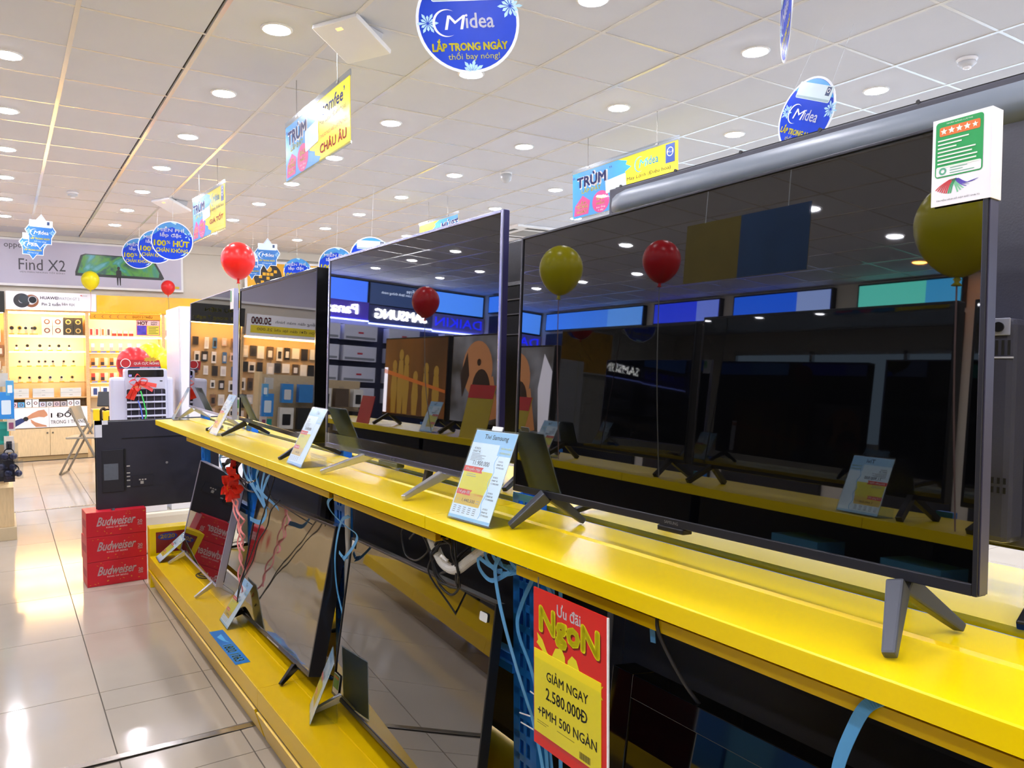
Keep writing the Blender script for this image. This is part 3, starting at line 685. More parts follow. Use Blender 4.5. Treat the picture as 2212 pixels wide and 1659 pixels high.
cb = cable('tangle of black cables hanging below the far part of the upper shelf', [[(.91, 3.62 - k * .012, .955), (.885, 3.66 - k * .03, .925), (.875, 3.68 - k * .02, .88), (.885, 3.62, .845)] for k in range(6)] + [[(.88, 3.68, .90)] + coil(.872, 3.70, .865, .095, .035, 3.6)] + [[(.88, 3.60, .85), (.878, 3.50, .83), (.88, 3.40, .835), (.885, 3.31, .86), (.89, 3.30, .91), (.89, 3.40, .94)], [(.88, 3.6, .84), (.878, 3.46, .80), (.885, 3.34, .80)]], .0042)
b = B()
for k in range(4): b.bar((.872, 3.45 - k * .05, .82 + k * .01), (.868, 3.455 - k * .05, .828 + k * .01), .0018, .0018)
b.build('cable_tie', LETW, cb)
cable('pair of thin black cables draped down along the edge of the wavy screen', [[(.89, 3.06, .90), (.87, 3.078, .82), (.865, 3.113, .767), (.86, 3.184, .68), (.86, 3.295, .562), (.85, 3.413, .437), (.845, 3.47, .36), (.845, 3.50, .28)], [(.885, 2.98, .82), (.87, 3.05, .77), (.865, 3.09, .70), (.86, 3.20, .62), (.86, 3.29, .52), (.85, 3.42, .41), (.845, 3.50, .30)]], .0026)
cable('short black cord lying behind the far low television', [[(.90, 4.45, .205), (.85, 4.40, .206), (.86, 4.32, .206), (.92, 4.30, .206), (.90, 4.42, .212), (.86, 4.36, .212), (.95, 4.22, .206)]], .003)
cable('grey cable hanging from the tray near the red poster down the black back', [[(.905, .93, .955), (.868, .90, .950), (.862, .888, .92), (.90, .87, .84), (.97, .85, .74), (1.0, .84, .66)]], .0032, mat('#2a2b30', .5))
# ribbed white conduit
cd = bez([(.90, 1.76, .955), (.888, 1.733, .935), (.885, 1.696, .897), (.885, 1.653, .866), (.885, 1.591, .865), (.885, 1.526, .901), (.888, 1.462, .940), (.90, 1.43, .955)], 26)
CON = mat('#d6d3cb', .5, noise=.03, ns=20)
o = B().tube(cd, [.0115 + (.0009 if k % 2 else 0) for k in range(len(cd))], 12).build('corrugated_conduit', CON, smooth=False); tag(o, 'white ribbed conduit looping beneath the shelf behind the coiled cable', 'conduit')
o = B().tube(bez([(1.02, 2.62, .96), (1.018, 2.62, .80), (1.016, 2.625, .6), (1.02, 2.64, .2)], 24), .0105, 10).build('corrugated_conduit', CON); tag(o, 'grey-white upright conduit beside the middle blue upright', 'conduit')
def bands(label, paths, w=.011, side=(0, 1, 0), extra=None):
    b = B()
    for p in paths: b.strap(bez(p, 8), w, .0012, side)
    o = b.build('blue_strap', BLUESTRAP); return tag(o, label, 'strap', 'blue packing straps under the shelf')
bands('long blue strap hanging from the shelf to the floor beside the red poster', [[(.90, 1.36, .945), (.882, 1.372, .952), (.875, 1.385, .938), (.872, 1.396, .912), (.875, 1.391, .862), (.88, 1.372, .797), (.90, 1.358, .707), (.93, 1.359, .62), (.95, 1.367, .571), (.965, 1.35, .46), (.97, 1.33, .30)]], .013)
bands('curled blue straps looping in the cable gap next to the conduit', [[(.90, 1.49, .955), (.883, 1.482, .932), (.88, 1.476, .897), (.88, 1.427, .879), (.88, 1.362, .908), (.885, 1.33, .93)], [(.905, 1.455, .958), (.883, 1.456, .945), (.88, 1.435, .915), (.88, 1.38, .905), (.885, 1.33, .918)], [(.905, 1.42, .958), (.883, 1.423, .95), (.88, 1.41, .93), (.882, 1.36, .918), (.885, 1.32, .922)], [(.905, 1.39, .958), (.883, 1.398, .946), (.88, 1.385, .925), (.882, 1.34, .925)], [(.905, 1.35, .958), (.883, 1.353, .946), (.882, 1.34, .93), (.885, 1.30, .92)], [(.9, 1.53, .93), (.882, 1.50, .925), (.88, 1.44, .912), (.88, 1.38, .91)]], .010)
bu = bands('bundle of blue straps running down the blue upright behind the red poster', [[(.99, 1.36, .92), (.985, 1.34, .82), (.98, 1.35, .70), (.99, 1.38, .60), (1.0, 1.36, .40), (1.0, 1.35, .2)], [(.98, 1.40, .92), (.985, 1.34, .84), (.99, 1.28, .76), (1.0, 1.27, .6)], [(.99, 1.40, .90), (.975, 1.45, .80), (.97, 1.455, .74), (.98, 1.41, .65), (.99, 1.38, .52), (1.0, 1.37, .3)], [(.995, 1.33, .93), (.99, 1.32, .8), (.995, 1.33, .6), (1.0, 1.33, .25)]], .013)
b = B()
for p, q in (((.97, 1.45, .555), (.972, 1.34, .575)), ((.97, 1.445, .535), (.972, 1.36, .538)), ((.972, 1.41, .618), (.972, 1.37, .615)), ((.97, 1.43, .875), (.972, 1.41, .905))): b.tube([p, q], .0016, 5)
b.build('cable_tie', LETW, bu)
bands('blue strap looped in the dark gap between two low televisions', [[(.90, 2.31, .945), (.875, 2.34, .935), (.868, 2.393, .911), (.88, 2.432, .883), (.90, 2.442, .853), (.92, 2.392, .823), (.94, 2.345, .80), (.95, 2.375, .768), (.95, 2.423, .729), (.95, 2.474, .695), (.955, 2.50, .681)], [(.93, 2.38, .855), (.945, 2.43, .842), (.955, 2.51, .815), (.96, 2.567, .75), (.962, 2.60, .66), (.962, 2.585, .565), (.96, 2.53, .49), (.958, 2.515, .44), (.96, 2.56, .33), (.96, 2.57, .24)], [(.955, 2.46, .70), (.955, 2.50, .69), (.955, 2.54, .70)]], .012)
bands('loose blue straps hanging in the middle of the cable tangle', [[(.90, 3.72, .945), (.88, 3.726, .937), (.88, 3.90, .905), (.88, 3.941, .871), (.88, 3.849, .832), (.885, 3.76, .82)], [(.90, 3.49, .94), (.88, 3.503, .907), (.88, 3.467, .86), (.88, 3.356, .825), (.885, 3.218, .776), (.9, 3.16, .75)], [(.90, 3.39, .945), (.88, 3.388, .92), (.88, 3.40, .87), (.88, 3.30, .81), (.885, 3.20, .76)], [(.90, 3.26, .945), (.88, 3.245, .917), (.88, 3.29, .87), (.88, 3.24, .82), (.885, 3.18, .76)], [(.90, 3.15, .945), (.88, 3.144, .928), (.88, 3.19, .88), (.88, 3.215, .825), (.885, 3.19, .77)], [(.90, 3.11, .93), (.88, 3.113, .895), (.88, 3.16, .86), (.88, 3.20, .81), (.885, 3.17, .74), (.88, 3.24, .69), (.88, 3.401, .678)], [(.88, 3.30, .83), (.88, 3.18, .81), (.885, 3.08, .795), (.89, 3.02, .78)]], .019)
bands('wide blue strap hanging from the near end of the shelf at the picture bottom', [[(.90, .50, .948), (.872, .515, .953), (.86, .535, .942), (.86, .555, .903), (.86, .573, .85), (.865, .58, .80)]], .016)
bands('short blue strap end behind the red poster, under the tray', [[(.93, .98, .92), (.93, .975, .87)]], .012)
o = B().strap([(1.075, .62, 1.04), (1.074, .618, 1.02), (1.08, .616, 1.012)], .022, .001).build('green_strap', mat('#6fa89a', .5)); tag(o, 'short green strap hanging behind the nearest television leg', 'strap')
# red gift bow and curling ribbons under the shelf
BOW = mat('#e03020', .3, coat=.4, noise=.2, ns=25); GOLD = mat('#e8a020', .35, metal=.5); RIBP = mat('#ff9c98', .4, noise=.1, ns=15)
bow = thing('gift_bow', 'shiny red gift bow with curling pink ribbons under the upper shelf', 'bow', (.862, 3.64, .79))
def loops(b, c, n, r, ph=0, side=(.6, .5, .6), wv=.035):
    for k in range(n):
        a = ph + 2 * math.pi * k / n; d = Vector((.35 * math.cos(a * 2), math.cos(a), math.sin(a))).normalized(); s2 = Vector((1, 0, 0)).cross(d)
        p = [Vector(c), Vector(c) + d * r * .5 + s2 * r * .32, Vector(c) + d * r, Vector(c) + d * r * .5 - s2 * r * .32, Vector(c)]
        b.strap(bez([tuple(q) for q in p], 5), wv, .0008, (1, 0, 0))
b = B(); loops(b, (0, -.02, -.01), 9, .062, .3, wv=.028); loops(b, (-.008, -.05, .05), 6, .045, 1.2, wv=.024); loops(b, (-.012, .03, .0), 6, .05, .9, wv=.026); b.strap(bez([(0, 0, .02), (.0, -.03, .08), (.005, -.04, .12)], 5), .03, .001, (1, 0, .1)); b.strap(bez([(0, -.02, 0), (.0, -.08, -.01), (0, -.12, -.02)], 4), .028, .001, (1, 0, .1)); b.build('loops', BOW, bow)
b = B(); 
for k in range(7): b.rect(-.001, .001, -.01, .01, 0, Matrix.Translation((-.02, -.05 + .016 * k, .02 * math.sin(k * 2))) @ Matrix.Rotation(math.radians(90 + k * 23), 4, 'X'))
b.build('gold_stripes', GOLD, bow)
for k in range(3):
    p = [(0, -.005 - .01 * k, -.02)] ; L = (.44, .38, .22)[k]
    for q in range(1, 22): a = q * .95 + k * 2; p.append((.008 * math.cos(a), -.03 - (.10 + .025 * k) * min(1, q / 8) + .016 * math.sin(a), -.04 - L * q / 21))
    B().strap(bez(p, 3), .007 if k < 2 else .009, .0006, (1, .2, 0)).build('curled_ribbon', RIBP, bow)
# stick of the big tv on the far side, a foot poking over the gap

# ------------------------------------------------------------------ hanging signs
def logo(b, x, z, s, rot=0):
    """round swoosh and the word, s = word height unit"""
    m = Matrix.Translation((x, 0, z)) @ Matrix.Rotation(math.radians(-rot), 4, 'Y')
    b.ring(-s * 2.05, -s * .05, s * .92, s * 1.12, 0, 55, 300, 30, m, taper=True)
    b.text('M', -s * 1.32, -.02 * s, h=s * 1.15, w=s * 1.5, shear=.25, bold=.0, m=m)
    b.text('idea', s * .72, .08 * s, h=s * 1.2, w=s * 2.3, bold=.01, m=m)
def burst(b, x, z, r, n=8, a0=0, a1=360):
    for k in range(n):
        a = math.radians(a0 + (a1 - a0) * k / n); c, s = math.cos(a), math.sin(a); w = r * .13; L = r * (1 if k % 2 == 0 else .72)
        b.flat([(x + .1 * r * c, z + .1 * r * s), (x + .75 * L * c - w * s, z + .75 * L * s + w * c), (x + L * c, z + L * s), (x + .75 * L * c + w * s, z + .75 * L * s - w * c)])
def unit_pic(b, x, z, w, h, rot=0): b.flat(rrect(-w / 2, w / 2, -h / 2, h / 2, h * .12), 0, Matrix.Translation((x, 0, z)) @ Matrix.Rotation(math.radians(-rot), 4, 'Y'))
LAY = lambda k: Matrix.Translation((0, -.0022 - .0004 * k, 0))
EDGE = mat('#e3eaf4', .35, noise=.01); ACW = mat('#cfe3ea', .3, noise=.04, ns=10)
STR = mat('#c8ccd0', .4, metal=.3)
def pic(t, name, m, k, fn): b = B(LAY(k)); fn(b); return b.build(name, m, t)
def string_to(t, pts, r=.0012):
    b = B()
    for p, q in pts: b.tube([p, q], r, 5)
    return b.build('hanging_string', STR, t)
def disc_cool(label, loc, az, roll=0, strings=((-.06, .06),), R=.2, pitch=0):
    t = thing('hanging_sign', label, 'hanging sign', loc, az, 'round and star shaped hanging signs', roll, pitch)
    B().prism([(R * math.cos(2 * math.pi * k / 48), R * math.sin(2 * math.pi * k / 48)) for k in range(48)], -.002, .002).build('disc', EDGE, t)
    s = R / .2
    pic(t, 'blue_field', DEEP, 0, lambda b: b.disc(0, 0, R * .945, n=48))
    pic(t, 'light_top', SKYB, 1, lambda b: b.flat([(.187 * s * math.cos(math.radians(a)), .187 * s * math.sin(math.radians(a))) for a in range(35, 150, 5)]))
    pic(t, 'unit_picture', ACW, 2, lambda b: unit_pic(b, .0, .118 * s, .27 * s, .085 * s, 0))
    pic(t, 'unit_louvre', mat('#9db7c2', .4), 3, lambda b: (unit_pic(b, 0, .085 * s, .26 * s, .012 * s, 0),))
    pic(t, 'dark_badge', mat('#26406e', .4), 3, lambda b: b.rect(.085 * s, .118 * s, .11 * s, .155 * s))
    pic(t, 'badge_ring', LETW, 4, lambda b: b.ring(.1015 * s, .136 * s, .008 * s, .011 * s))
    pic(t, 'white_emblem', mat('#e6ebfa', .4), 4, lambda b: logo(b, .012 * s, -.004 * s, .047 * s))
    pic(t, 'yellow_lettering', LETY, 4, lambda b: b.text('LẮP TRONG NGÀY', 0, -.090 * s, h=.045 * s, w=.29 * s, bold=.03))
    pic(t, 'small_lettering', mat('#e6e27a', .5), 4, lambda b: b.text('thổi bay nóng!', .012 * s, -.135 * s, h=.036 * s, w=.20 * s, bold=.005))
    pic(t, 'ice_burst', ICE, 3, lambda b: (burst(b, -.155 * s, -.005 * s, .042 * s, 12), burst(b, .168 * s, .05 * s, .05 * s, 12), burst(b, 0, -.196 * s, .05 * s, 6, 30, 170)))
    string_to(t, [((x, 0, math.sqrt(R * R - x * x) - .004), (x * .8, 0, ZC - loc[2] - .004)) for x in strings[0]])
    return t
def disc_vac(label, loc, az, roll=0, R=.2, m1=DEEP):
    t = thing('hanging_sign', label, 'hanging sign', loc, az, 'round and star shaped hanging signs', roll)
    B().prism([(R * math.cos(2 * math.pi * k / 48), R * math.sin(2 * math.pi * k / 48)) for k in range(48)], -.002, .002).build('disc', EDGE, t)
    pic(t, 'blue_field', m1, 0, lambda b: b.disc(0, 0, R * .95, n=48))
    pic(t, 'ice_top', mat('#2f86c8', .4, noise=.2, ns=20), 1, lambda b: b.flat([(.188 * math.cos(math.radians(a)), .188 * math.sin(math.radians(a))) for a in range(20, 170, 5)] + [(-.10, .11), (.0, .14), (.08, .10)]))
    pic(t, 'ice_burst', ICE, 2, lambda b: (burst(b, .15, .06, .05, 5), b.flat([(.08, -.15), (.13, -.11), (.15, -.09), (.12, -.14)]), b.flat([(-.02, .19), (.04, .188), (.03, .165)])))
    pic(t, 'white_lettering', LETW, 3, lambda b: (b.text('MIỄN PHÍ', -.015, .115, h=.050, w=.25, bold=.015), b.text('lắp đặt', -.015, .055, h=.056, w=.20, bold=.015)))
    pic(t, 'yellow_lettering', LETY, 3, lambda b: (b.text('100', -.115, -.03, h=.055, w=.11, bold=.03), b.text('%', -.035, -.018, h=.032, w=.035, bold=.01), b.text('HÚT', .085, -.022, h=.072, w=.15, bold=.03), b.text('CHÂN KHÔNG', 0, -.095, h=.050, w=.30, bold=.02)))
    string_to(t, [((0, 0, R - .004), (0, 0, ZC - loc[2] - .004))])
    return t
def star_cool(label, loc, az, roll=0, s=1):
    t = thing('hanging_sign', label, 'hanging sign', loc, az, 'round and star shaped hanging signs', roll)
    o = [(0, -.195), (.04, -.135), (.115, -.135), (.115, -.06), (.155, .02), (.115, .08), (.115, .135), (.05, .135), (0, .205), (-.05, .135), (-.115, .135), (-.115, .08), (-.155, .02), (-.115, -.06), (-.115, -.135), (-.04, -.135)]
    B().prism([(x * s, z * s) for x, z in o], -.002, .002).build('star_board', EDGE, t)
    pic(t, 'blue_field', mat('#1f6cb8', .4, noise=.08, ns=12), 0, lambda b: b.flat([(x * s * .94, z * s * .95) for x, z in o]))
    pic(t, 'pale_top', ACW, 1, lambda b: (b.rect(-.11 * s, .11 * s, .055 * s, .128 * s), b.flat([(-.045 * s, .128 * s), (.045 * s, .128 * s), (0, .19 * s)])))
    pic(t, 'dark_badge', mat('#26406e', .4), 2, lambda b: b.rect(.06 * s, .085 * s, .085 * s, .122 * s))
    pic(t, 'ice_burst', ICE, 2, lambda b: (burst(b, -.115 * s, .0, .035 * s, 8), burst(b, .118 * s, .0, .035 * s, 8)))
    pic(t, 'white_emblem', LETW, 3, lambda b: logo(b, .012 * s, -.008 * s, .036 * s))
    pic(t, 'yellow_lettering', LETY, 3, lambda b: b.text('LẮP TRONG NGÀY', 0, -.070 * s, h=.030 * s, w=.19 * s, bold=.03))
    pic(t, 'small_lettering', mat('#cfe3ee', .5), 3, lambda b: b.text('thổi bay nóng!', 0, -.108 * s, h=.024 * s, w=.12 * s))
    string_to(t, [((0, 0, .2 * s), (0, 0, ZC - loc[2] - .004))])
    return t
disc_cool('big round blue sign hanging at the top edge of the picture', (1.53, 2.63, 2.665), 26, -5)
disc_cool('round blue sign hanging tilted over the big black television back', (3.62, 2.64, 2.66), 99, 24, ((-.17, .10),), pitch=8)
disc_cool('blue sign hanging nearly edge-on above a tilted round blue sign', (2.72, 2.08, 2.785), 136, -6)
disc_vac('front round blue sign of a row of three over the aisle', (1.49, 8.62, 2.59), 12, 2)
disc_vac('middle round blue sign of a row of three over the aisle', (1.56, 10.05, 2.71), 12, 3)
disc_vac('rear round blue sign of a row of three over the aisle', (1.52, 11.15, 2.755), 12, 2)
star_cool('star shaped blue sign hanging behind the red balloon', (2.78, 9.75, 2.67), 22, 2)
star_cool('second star shaped blue sign, mostly behind the red balloon', (2.90, 10.9, 2.66), 30, 2)
star_cool('star shaped blue sign hanging over the billboard, upper of two', (.40, 10.4, 2.83), 8, 3)
star_cool('star shaped blue sign hanging over the billboard, lower of two', (.36, 11.5, 2.83), 6, 2)
disc_cool('round blue sign whose top shows above the silver legged television', (2.98, 7.0, 2.34), 28, 3, ((0,),))
disc_vac('round blue sign peeking over the left corner of the silver legged television', (3.20, 8.5, 2.44), 30, 2)
disc_vac('small round blue sign peeking over the glossy black framed television', (3.30, 10.2, 2.52), 30, 0, .18)
def banner(label, loc, az, Wd, H, kind, strx):
    """rail along the top at local z 0, print hanging below"""
    t = thing('hanging_banner', label, 'hanging banner', loc, az, 'rectangular blue and yellow hanging banners')
    w = Wd / 2
    B().box(-w - .01, w + .01, -.004, .004, -.035, 0).build('top_rail', glassy('#dfe8f2', .3, .2), t)
    B().box(-w, w, -.0015, .0015, -H, -.03).build('sheet', mat('#f2d81e', .3, noise=.03, ns=6), t)
    B().box(-w - .008, w + .008, -.0035, .0035, -H - .008, -H + .006).build('foot_rail', glassy('#e6eef6', .2, .1), t)
    T = lambda k: Matrix.Translation((0, -.0018 - .0004 * k, 0))
    P = lambda n, m, k, f: (lambda b: (f(b), b.build(n, m, t)))(B(T(k)))
    zig = [(-w, -.034)] + [(-.02 * w + (.03 if q % 2 else -.02) + .10 * math.sin(q * .55), -.034 - (H - .036) * q / 14) for q in range(15)] + [(-w, -H + .002)]
    P('blue_field', mat('#2f97dd', .35, noise=.06, ns=7), 1, lambda b: b.flat(list(reversed(zig))))
    P('title_shadow', LETW, 2, lambda b: b.text('TRÙM', -w * .58, -.113, h=.105, w=.37, bold=.06))
    P('title', LETB, 3, lambda b: (b.text('TRÙM', -w * .60, -.108, h=.098, w=.36, bold=.03), b.text('“', -w * .97, -.07, h=.02), b.text('”', -w * .20, -.07, h=.02)))
    P('subtitle', LETY, 3, lambda b: b.text('LẮP ĐẶT', -w * .60, -.190, h=.055, w=.24, bold=.02))
    P('pink_shapes', PINK, 2, lambda b: (b.flat([(-w * .97, -H + .02), (-w * .66, -H + .02), (-w * .62, -H + .12), (-w * .78, -.225), (-w * .95, -H + .10)]), b.disc(-w * .40, -H + .09, .105, n=24, rz=.085)))
    P('shape_print', mat('#f0ea7a', .5), 3, lambda b: (b.text('LẮP', -w * .79, -H + .118, h=.028, w=.10, bold=.02), b.text('TRONG', -w * .80, -H + .085, h=.028, w=.15, bold=.02), b.text('NGÀY', -w * .80, -H + .05, h=.03, w=.13, bold=.02), b.text('BAO', -w * .40, -H + .122, h=.032, w=.10, bold=.02), b.text('MẮC', -w * .40, -H + .084, h=.032, w=.10, bold=.02)))
    P('white_print', LETW, 3, lambda b: (b.text('5m ống', -w * .40, -H + .048, h=.02, w=.11), b.text('+ dây', -w * .40, -H + .024, h=.016, w=.07)))
    P('unit_picture', ACW, 4, lambda b: unit_pic(b, -w * .10, -.205, .24, .10 if kind != 'c' else .13, 4))
    if kind == 'c':
        P('maker_lettering', LETB, 3, lambda b: b.text("comfee’", w * .55, -.098, h=.072, w=.36, bold=.015, shear=.1))
        P('black_lettering', LETK, 3, lambda b: b.text('Máy Lạnh (Điều hòa)', w * .53, -.168, h=.042, w=.42))
        P('red_lettering', LETR, 3, lambda b: (b.text('THƯƠNG HIỆU ĐẾN TỪ', w * .53, -.245, h=.036, w=.42), b.text('CHÂU ÂU', w * .53, -.312, h=.066, w=.42, bold=.02)))
    else:
        P('maker_emblem', mat('#1a94cc', .5), 3, lambda b: logo(b, w * .52, -.115, .05))
        P('black_lettering', LETK, 3, lambda b: b.text('Máy Lạnh (Điều hòa)', w * .50, -.20, h=.042, w=.46))
        P('badge', mat('#2b4a96', .4), 3, lambda b: b.rect(w * .80, w * .95, -.17, -.04))
        P('badge_print', LETW, 4, lambda b: (b.ring(w * .875, -.095, .027, .032), b.text('No.1', w * .875, -.095, h=.016, w=.045, bold=.02)))
        P('red_lettering', LETR, 3, lambda b: b.text('GIÁ TỐT', w * .5, -.29, h=.06, w=.4, bold=.02))
    B().rect(-w, w, -H, -.034, -.0052).build('clear_film', glassy('#ffffff', .01, .03), t)
    b = B()
    for x in strx: b.tube([(x, 0, -.012), (x, 0, ZC - loc[2] - .003)], .0022, 5); b.box(x - .012, x + .012, -.005, .005, -.02, -.008)
    b.build('hanging_wire', mat('#8e8c86', .4, metal=.6), t)
    return t
banner('long banner with a blue half and a yellow half hanging over the near aisle', (1.588, 4.545, 2.912), 90.2, 1.13, .385, 'c', (-.34, .38))
banner('pale washed-out banner hanging farther along the aisle', (1.592, 7.43, 2.905), 86.5, 1.0, .41, 'm', (-.28, .30))
banner('bright blue and yellow banner above the big black television back', (3.943, 4.49, 2.903), 90.7, 1.20, .40, 'm', (-.40, .39))
bb = banner('banner seen from its rear, showing above the silver legged television', (4.03, 7.6, 2.918), 270, 0.9, .40, 'm', (-.22, .22))
# its other face is printed too: mirrored through the clear sheet
for c in list(bb.children):
    if c.name.split('.')[0] in ('blue_field', 'title', 'title_shadow'):
        d = c.copy(); COL.objects.link(d); d.parent = bb; d.scale = (1, -1, 1); d.name = c.name.split('.')[0]

# ------------------------------------------------------------------ balloons
def balloon(label, loc, r, hx, string=None, scol='#d8c060', group='party balloons'):
    t = thing('balloon', label, 'balloon', loc, 0, group)
    prof = []
    for k in range(0, 19):
        a = -math.pi / 2 + math.pi * k / 18; rr = r * math.cos(a); z = r * 1.06 * math.sin(a)
        if z < 0: rr *= 1 - .16 * (z / r) ** 2; z *= 1.16
        prof.append((max(rr, .003), z))
    B().lathe(prof, 32).build('skin', mat(hx, .28, spec=.4, noise=.03, ns=4), t, smooth=True)
    B().lathe([(.004, -r * 1.22), (.012 * r / .13, -r * 1.27), (.006, -r * 1.34), (.016 * r / .13, -r * 1.42), (.004, -r * 1.43)], 14).build('knot', mat(hx, .4, spec=.4), t, smooth=True)
    if string: B().tube(bez([(0, 0, -r * 1.35)] + list(string), 5), .0025, 6).build('string', mat(scol, .5), t)
    return t
balloon('large red balloon floating above the upper televisions', (1.55, 6.23, 2.14), .128, '#e8201c', [(.01, 0, -.32), (.0, 0, -.55), (.01, 0, -1.0)], '#d8cf50')
balloon('yellow balloon on a thin red stick before the billboard', (1.05, 12.25, 2.482), .115, '#d8cc10', [(.004, .02, -.28), (.0, .105, -.52)], '#b05a58')
balloon('small red balloon on a thin stick before the yellow fascia', (2.05, 12.26, 2.43), .095, '#d22628', [(.01, .02, -.25), (.02, .105, -.48)], '#5a5450')
balloon('red balloon behind the header card of the air cooler', (.945, 7.35, 1.335), .135, '#d8262c', [(0, 0, -.4), (.02, 0, -.9), (0, 0, -1.33)])
balloon('upper yellow balloon behind the air cooler', (1.145, 7.75, 1.375), .14, '#e2d414', [(0, 0, -.4), (-.02, 0, -.9), (0, 0, -1.37)])
balloon('lower yellow balloon beside the tall white cabinet', (1.245, 7.25, 1.30), .155, '#e6da10', [(0, 0, -.4), (.02, 0, -.9), (0, 0, -1.3)])

# ------------------------------------------------------------------ air cooler with bow, tall white cabinet, far plinth
ac = thing('air_cooler', 'white portable air cooler with a black top panel behind the turned-away television', 'air cooler', (.865, 6.3, 0), 4)
CW = mat('#cdcfe4', .35, noise=.02, ns=5)
B().box(-.21, -.10, .0, .33, .08, 1.235).build('side_cheek', CW, ac, bevel=.02)
B().box(.155, .21, .0, .33, .08, 1.235).build('side_cheek', CW, ac, bevel=.02)
B().box(-.115, .17, -.012, .30, .08, 1.30).build('body', mat('#c3c5da', .35, noise=.02, ns=5), ac, bevel=.018)
B().flat(rrect(-.095, .145, 1.238, 1.292, .008), -.0135).build('control_panel', GLOSS, ac)
B().rect(-.09, -.07, 1.243, 1.258, -.0142).build('display', mat('#8f86d8', .3, emit=.6), ac)
B().rect(.118, .136, 1.205, 1.212, -.0142).build('badge', BLK, ac)
B().flat(rrect(-.105, .155, .55, 1.15, .012), -.0132).build('dark_grille', mat('#1a1526', .6, noise=.2, ns=12), ac)
for k in range(5): B().box(-.08 + k * .052, -.076 + k * .052, -.020, -.0136, .56, 1.145).build('upright_vane', mat('#8d88a8', .5), ac)
for k in range(11): B(Matrix.Translation((.025, -.024, 1.105 - k * .051)) @ Matrix.Rotation(math.radians(25), 4, 'X')).box(-.13, .13, -.009, .009, -.004, .004).build('louvre', CW, ac, bevel=.002)
for sx in (-.16, .16):
    for sy in (.06, .27): B().lathe([(.02, 0), (.03, .02), (.02, .05), (.012, .09)], 12, Matrix.Translation((sx, sy, 0))).build('caster', BLK, ac)
cd_ = thing('header_card', 'red header card with white lettering standing on the air cooler', 'sign', (.865, 6.33, 1.301), 3)
B().prism([(-.155, 0), (.135, .0), (.122, .062), (-.158, .068)], -.003, .003).build('card', mat('#b8242c', .45, noise=.04), cd_)
B().flat([(-.14, .002), (.134, .002), (.131, .014), (-.15, .012)], -.0036).build('blue_stripe', mat('#24486e', .5), cd_)
B(Matrix.Translation((0, -.004, 0))).text('QUÀ CỰC NÓNG', .035, .038, h=.026, w=.17, bold=.02).text('KHÔNG GIAN MÁT', .055, .008, h=.009, w=.13).ring(-.105, .04, .030, .034).build('white_print', LETW, cd_)
B(Matrix.Translation((0, -.0042, 0))).star(.06, .068, .03, 6).star(.085, .066, .024, 6).star(.035, .066, .022, 6).build('gold_print', mat('#c8a03a', .4), cd_)
bw = thing('gift_bow', 'red gift bow with pointed tails on the front of the white air cooler', 'bow', (.83, 6.235, 1.20))
b = B(Matrix.Translation((0, 0, 0)))
for k in range(4):
    a = .3 + k * 1.4; d = Vector((math.cos(a), -.35, math.sin(a))); s2 = Vector((-math.sin(a), 0, math.cos(a)))
    b.strap(bez([(0, 0, 0), tuple(d * .03 + s2 * .02), tuple(d * .062), tuple(d * .03 - s2 * .02), (0, 0, 0)], 5), .03, .0008, (0, 1, .3))
b.strap([(.0, .0, 0), (.05, -.02, -.01), (.12, -.01, -.025)], .03, .0008, (0, .2, 1)); b.strap([(0, 0, 0), (.05, -.02, -.03), (.095, -.005, -.06)], .026, .0008, (0, .2, 1)); b.strap([(0, 0, 0), (-.04, -.02, -.05), (-.075, -.005, -.115)], .03, .0008, (1, .2, 0)); b.strap([(0, 0, 0), (-.02, -.02, -.06), (-.045, -.005, -.125)], .03, .0008, (1, .2, 0))
b.build('loops', BOW, bw)
B(Matrix.Translation((0, -.03, 0))).text('CHÚC MỪNG', .0, -.03, h=.014, w=.07).build('gold_lettering', GOLD, bw)
for hx, pth in (('#2fbf50', [(.01, -.03, -.06), (.02, -.034, -.10), (.035, -.034, -.17), (.045, -.034, -.23), (.03, -.034, -.28)]), ('#4a63c8', [(-.01, -.034, -.13), (.005, -.036, -.17), (.015, -.036, -.23), (.02, -.036, -.27)])): B().strap(bez(pth, 4), .009, .0006, (1, .3, 0)).build('ribbon_tail', mat(hx, .4), bw)
wc = thing('white_cabinet', 'tall plain white cabinet standing behind the farthest upper television', 'cabinet', (1.40, 6.36, 0), 0)
B().box(-.265, .30, 0, .55, .05, 1.775).build('carcass', mat('#e4e4ea', .35, noise=.015), wc, bevel=.008)
B().box(-.262, .297, -.03, -.003, .60, 1.772).build('upper_door', mat('#e9e9ee', .3, noise=.01), wc, bevel=.006)
B().box(-.262, .297, -.03, -.003, .06, .592).build('lower_door', mat('#e9e9ee', .3, noise=.01), wc, bevel=.006)
B().box(-.25, .28, .02, .5, 0, .05).build('plinth', BLK, wc)
pl = thing('display_plinth', 'long cream display plinth with a rounded edge beyond the cartons', 'plinth', (1.2, 5.99, 0), 0)
B().box(-.46, 1.2, -.05, .19, .0, .285).build('body', mat('#ddd6bf', .45, noise=.03), pl, bevel=.03)
for k in range(3): B().box(-.44 + k * .24, -.23 + k * .24, .0, .18, .2855, .37).build('white_panel', WHTG, pl, bevel=.004)

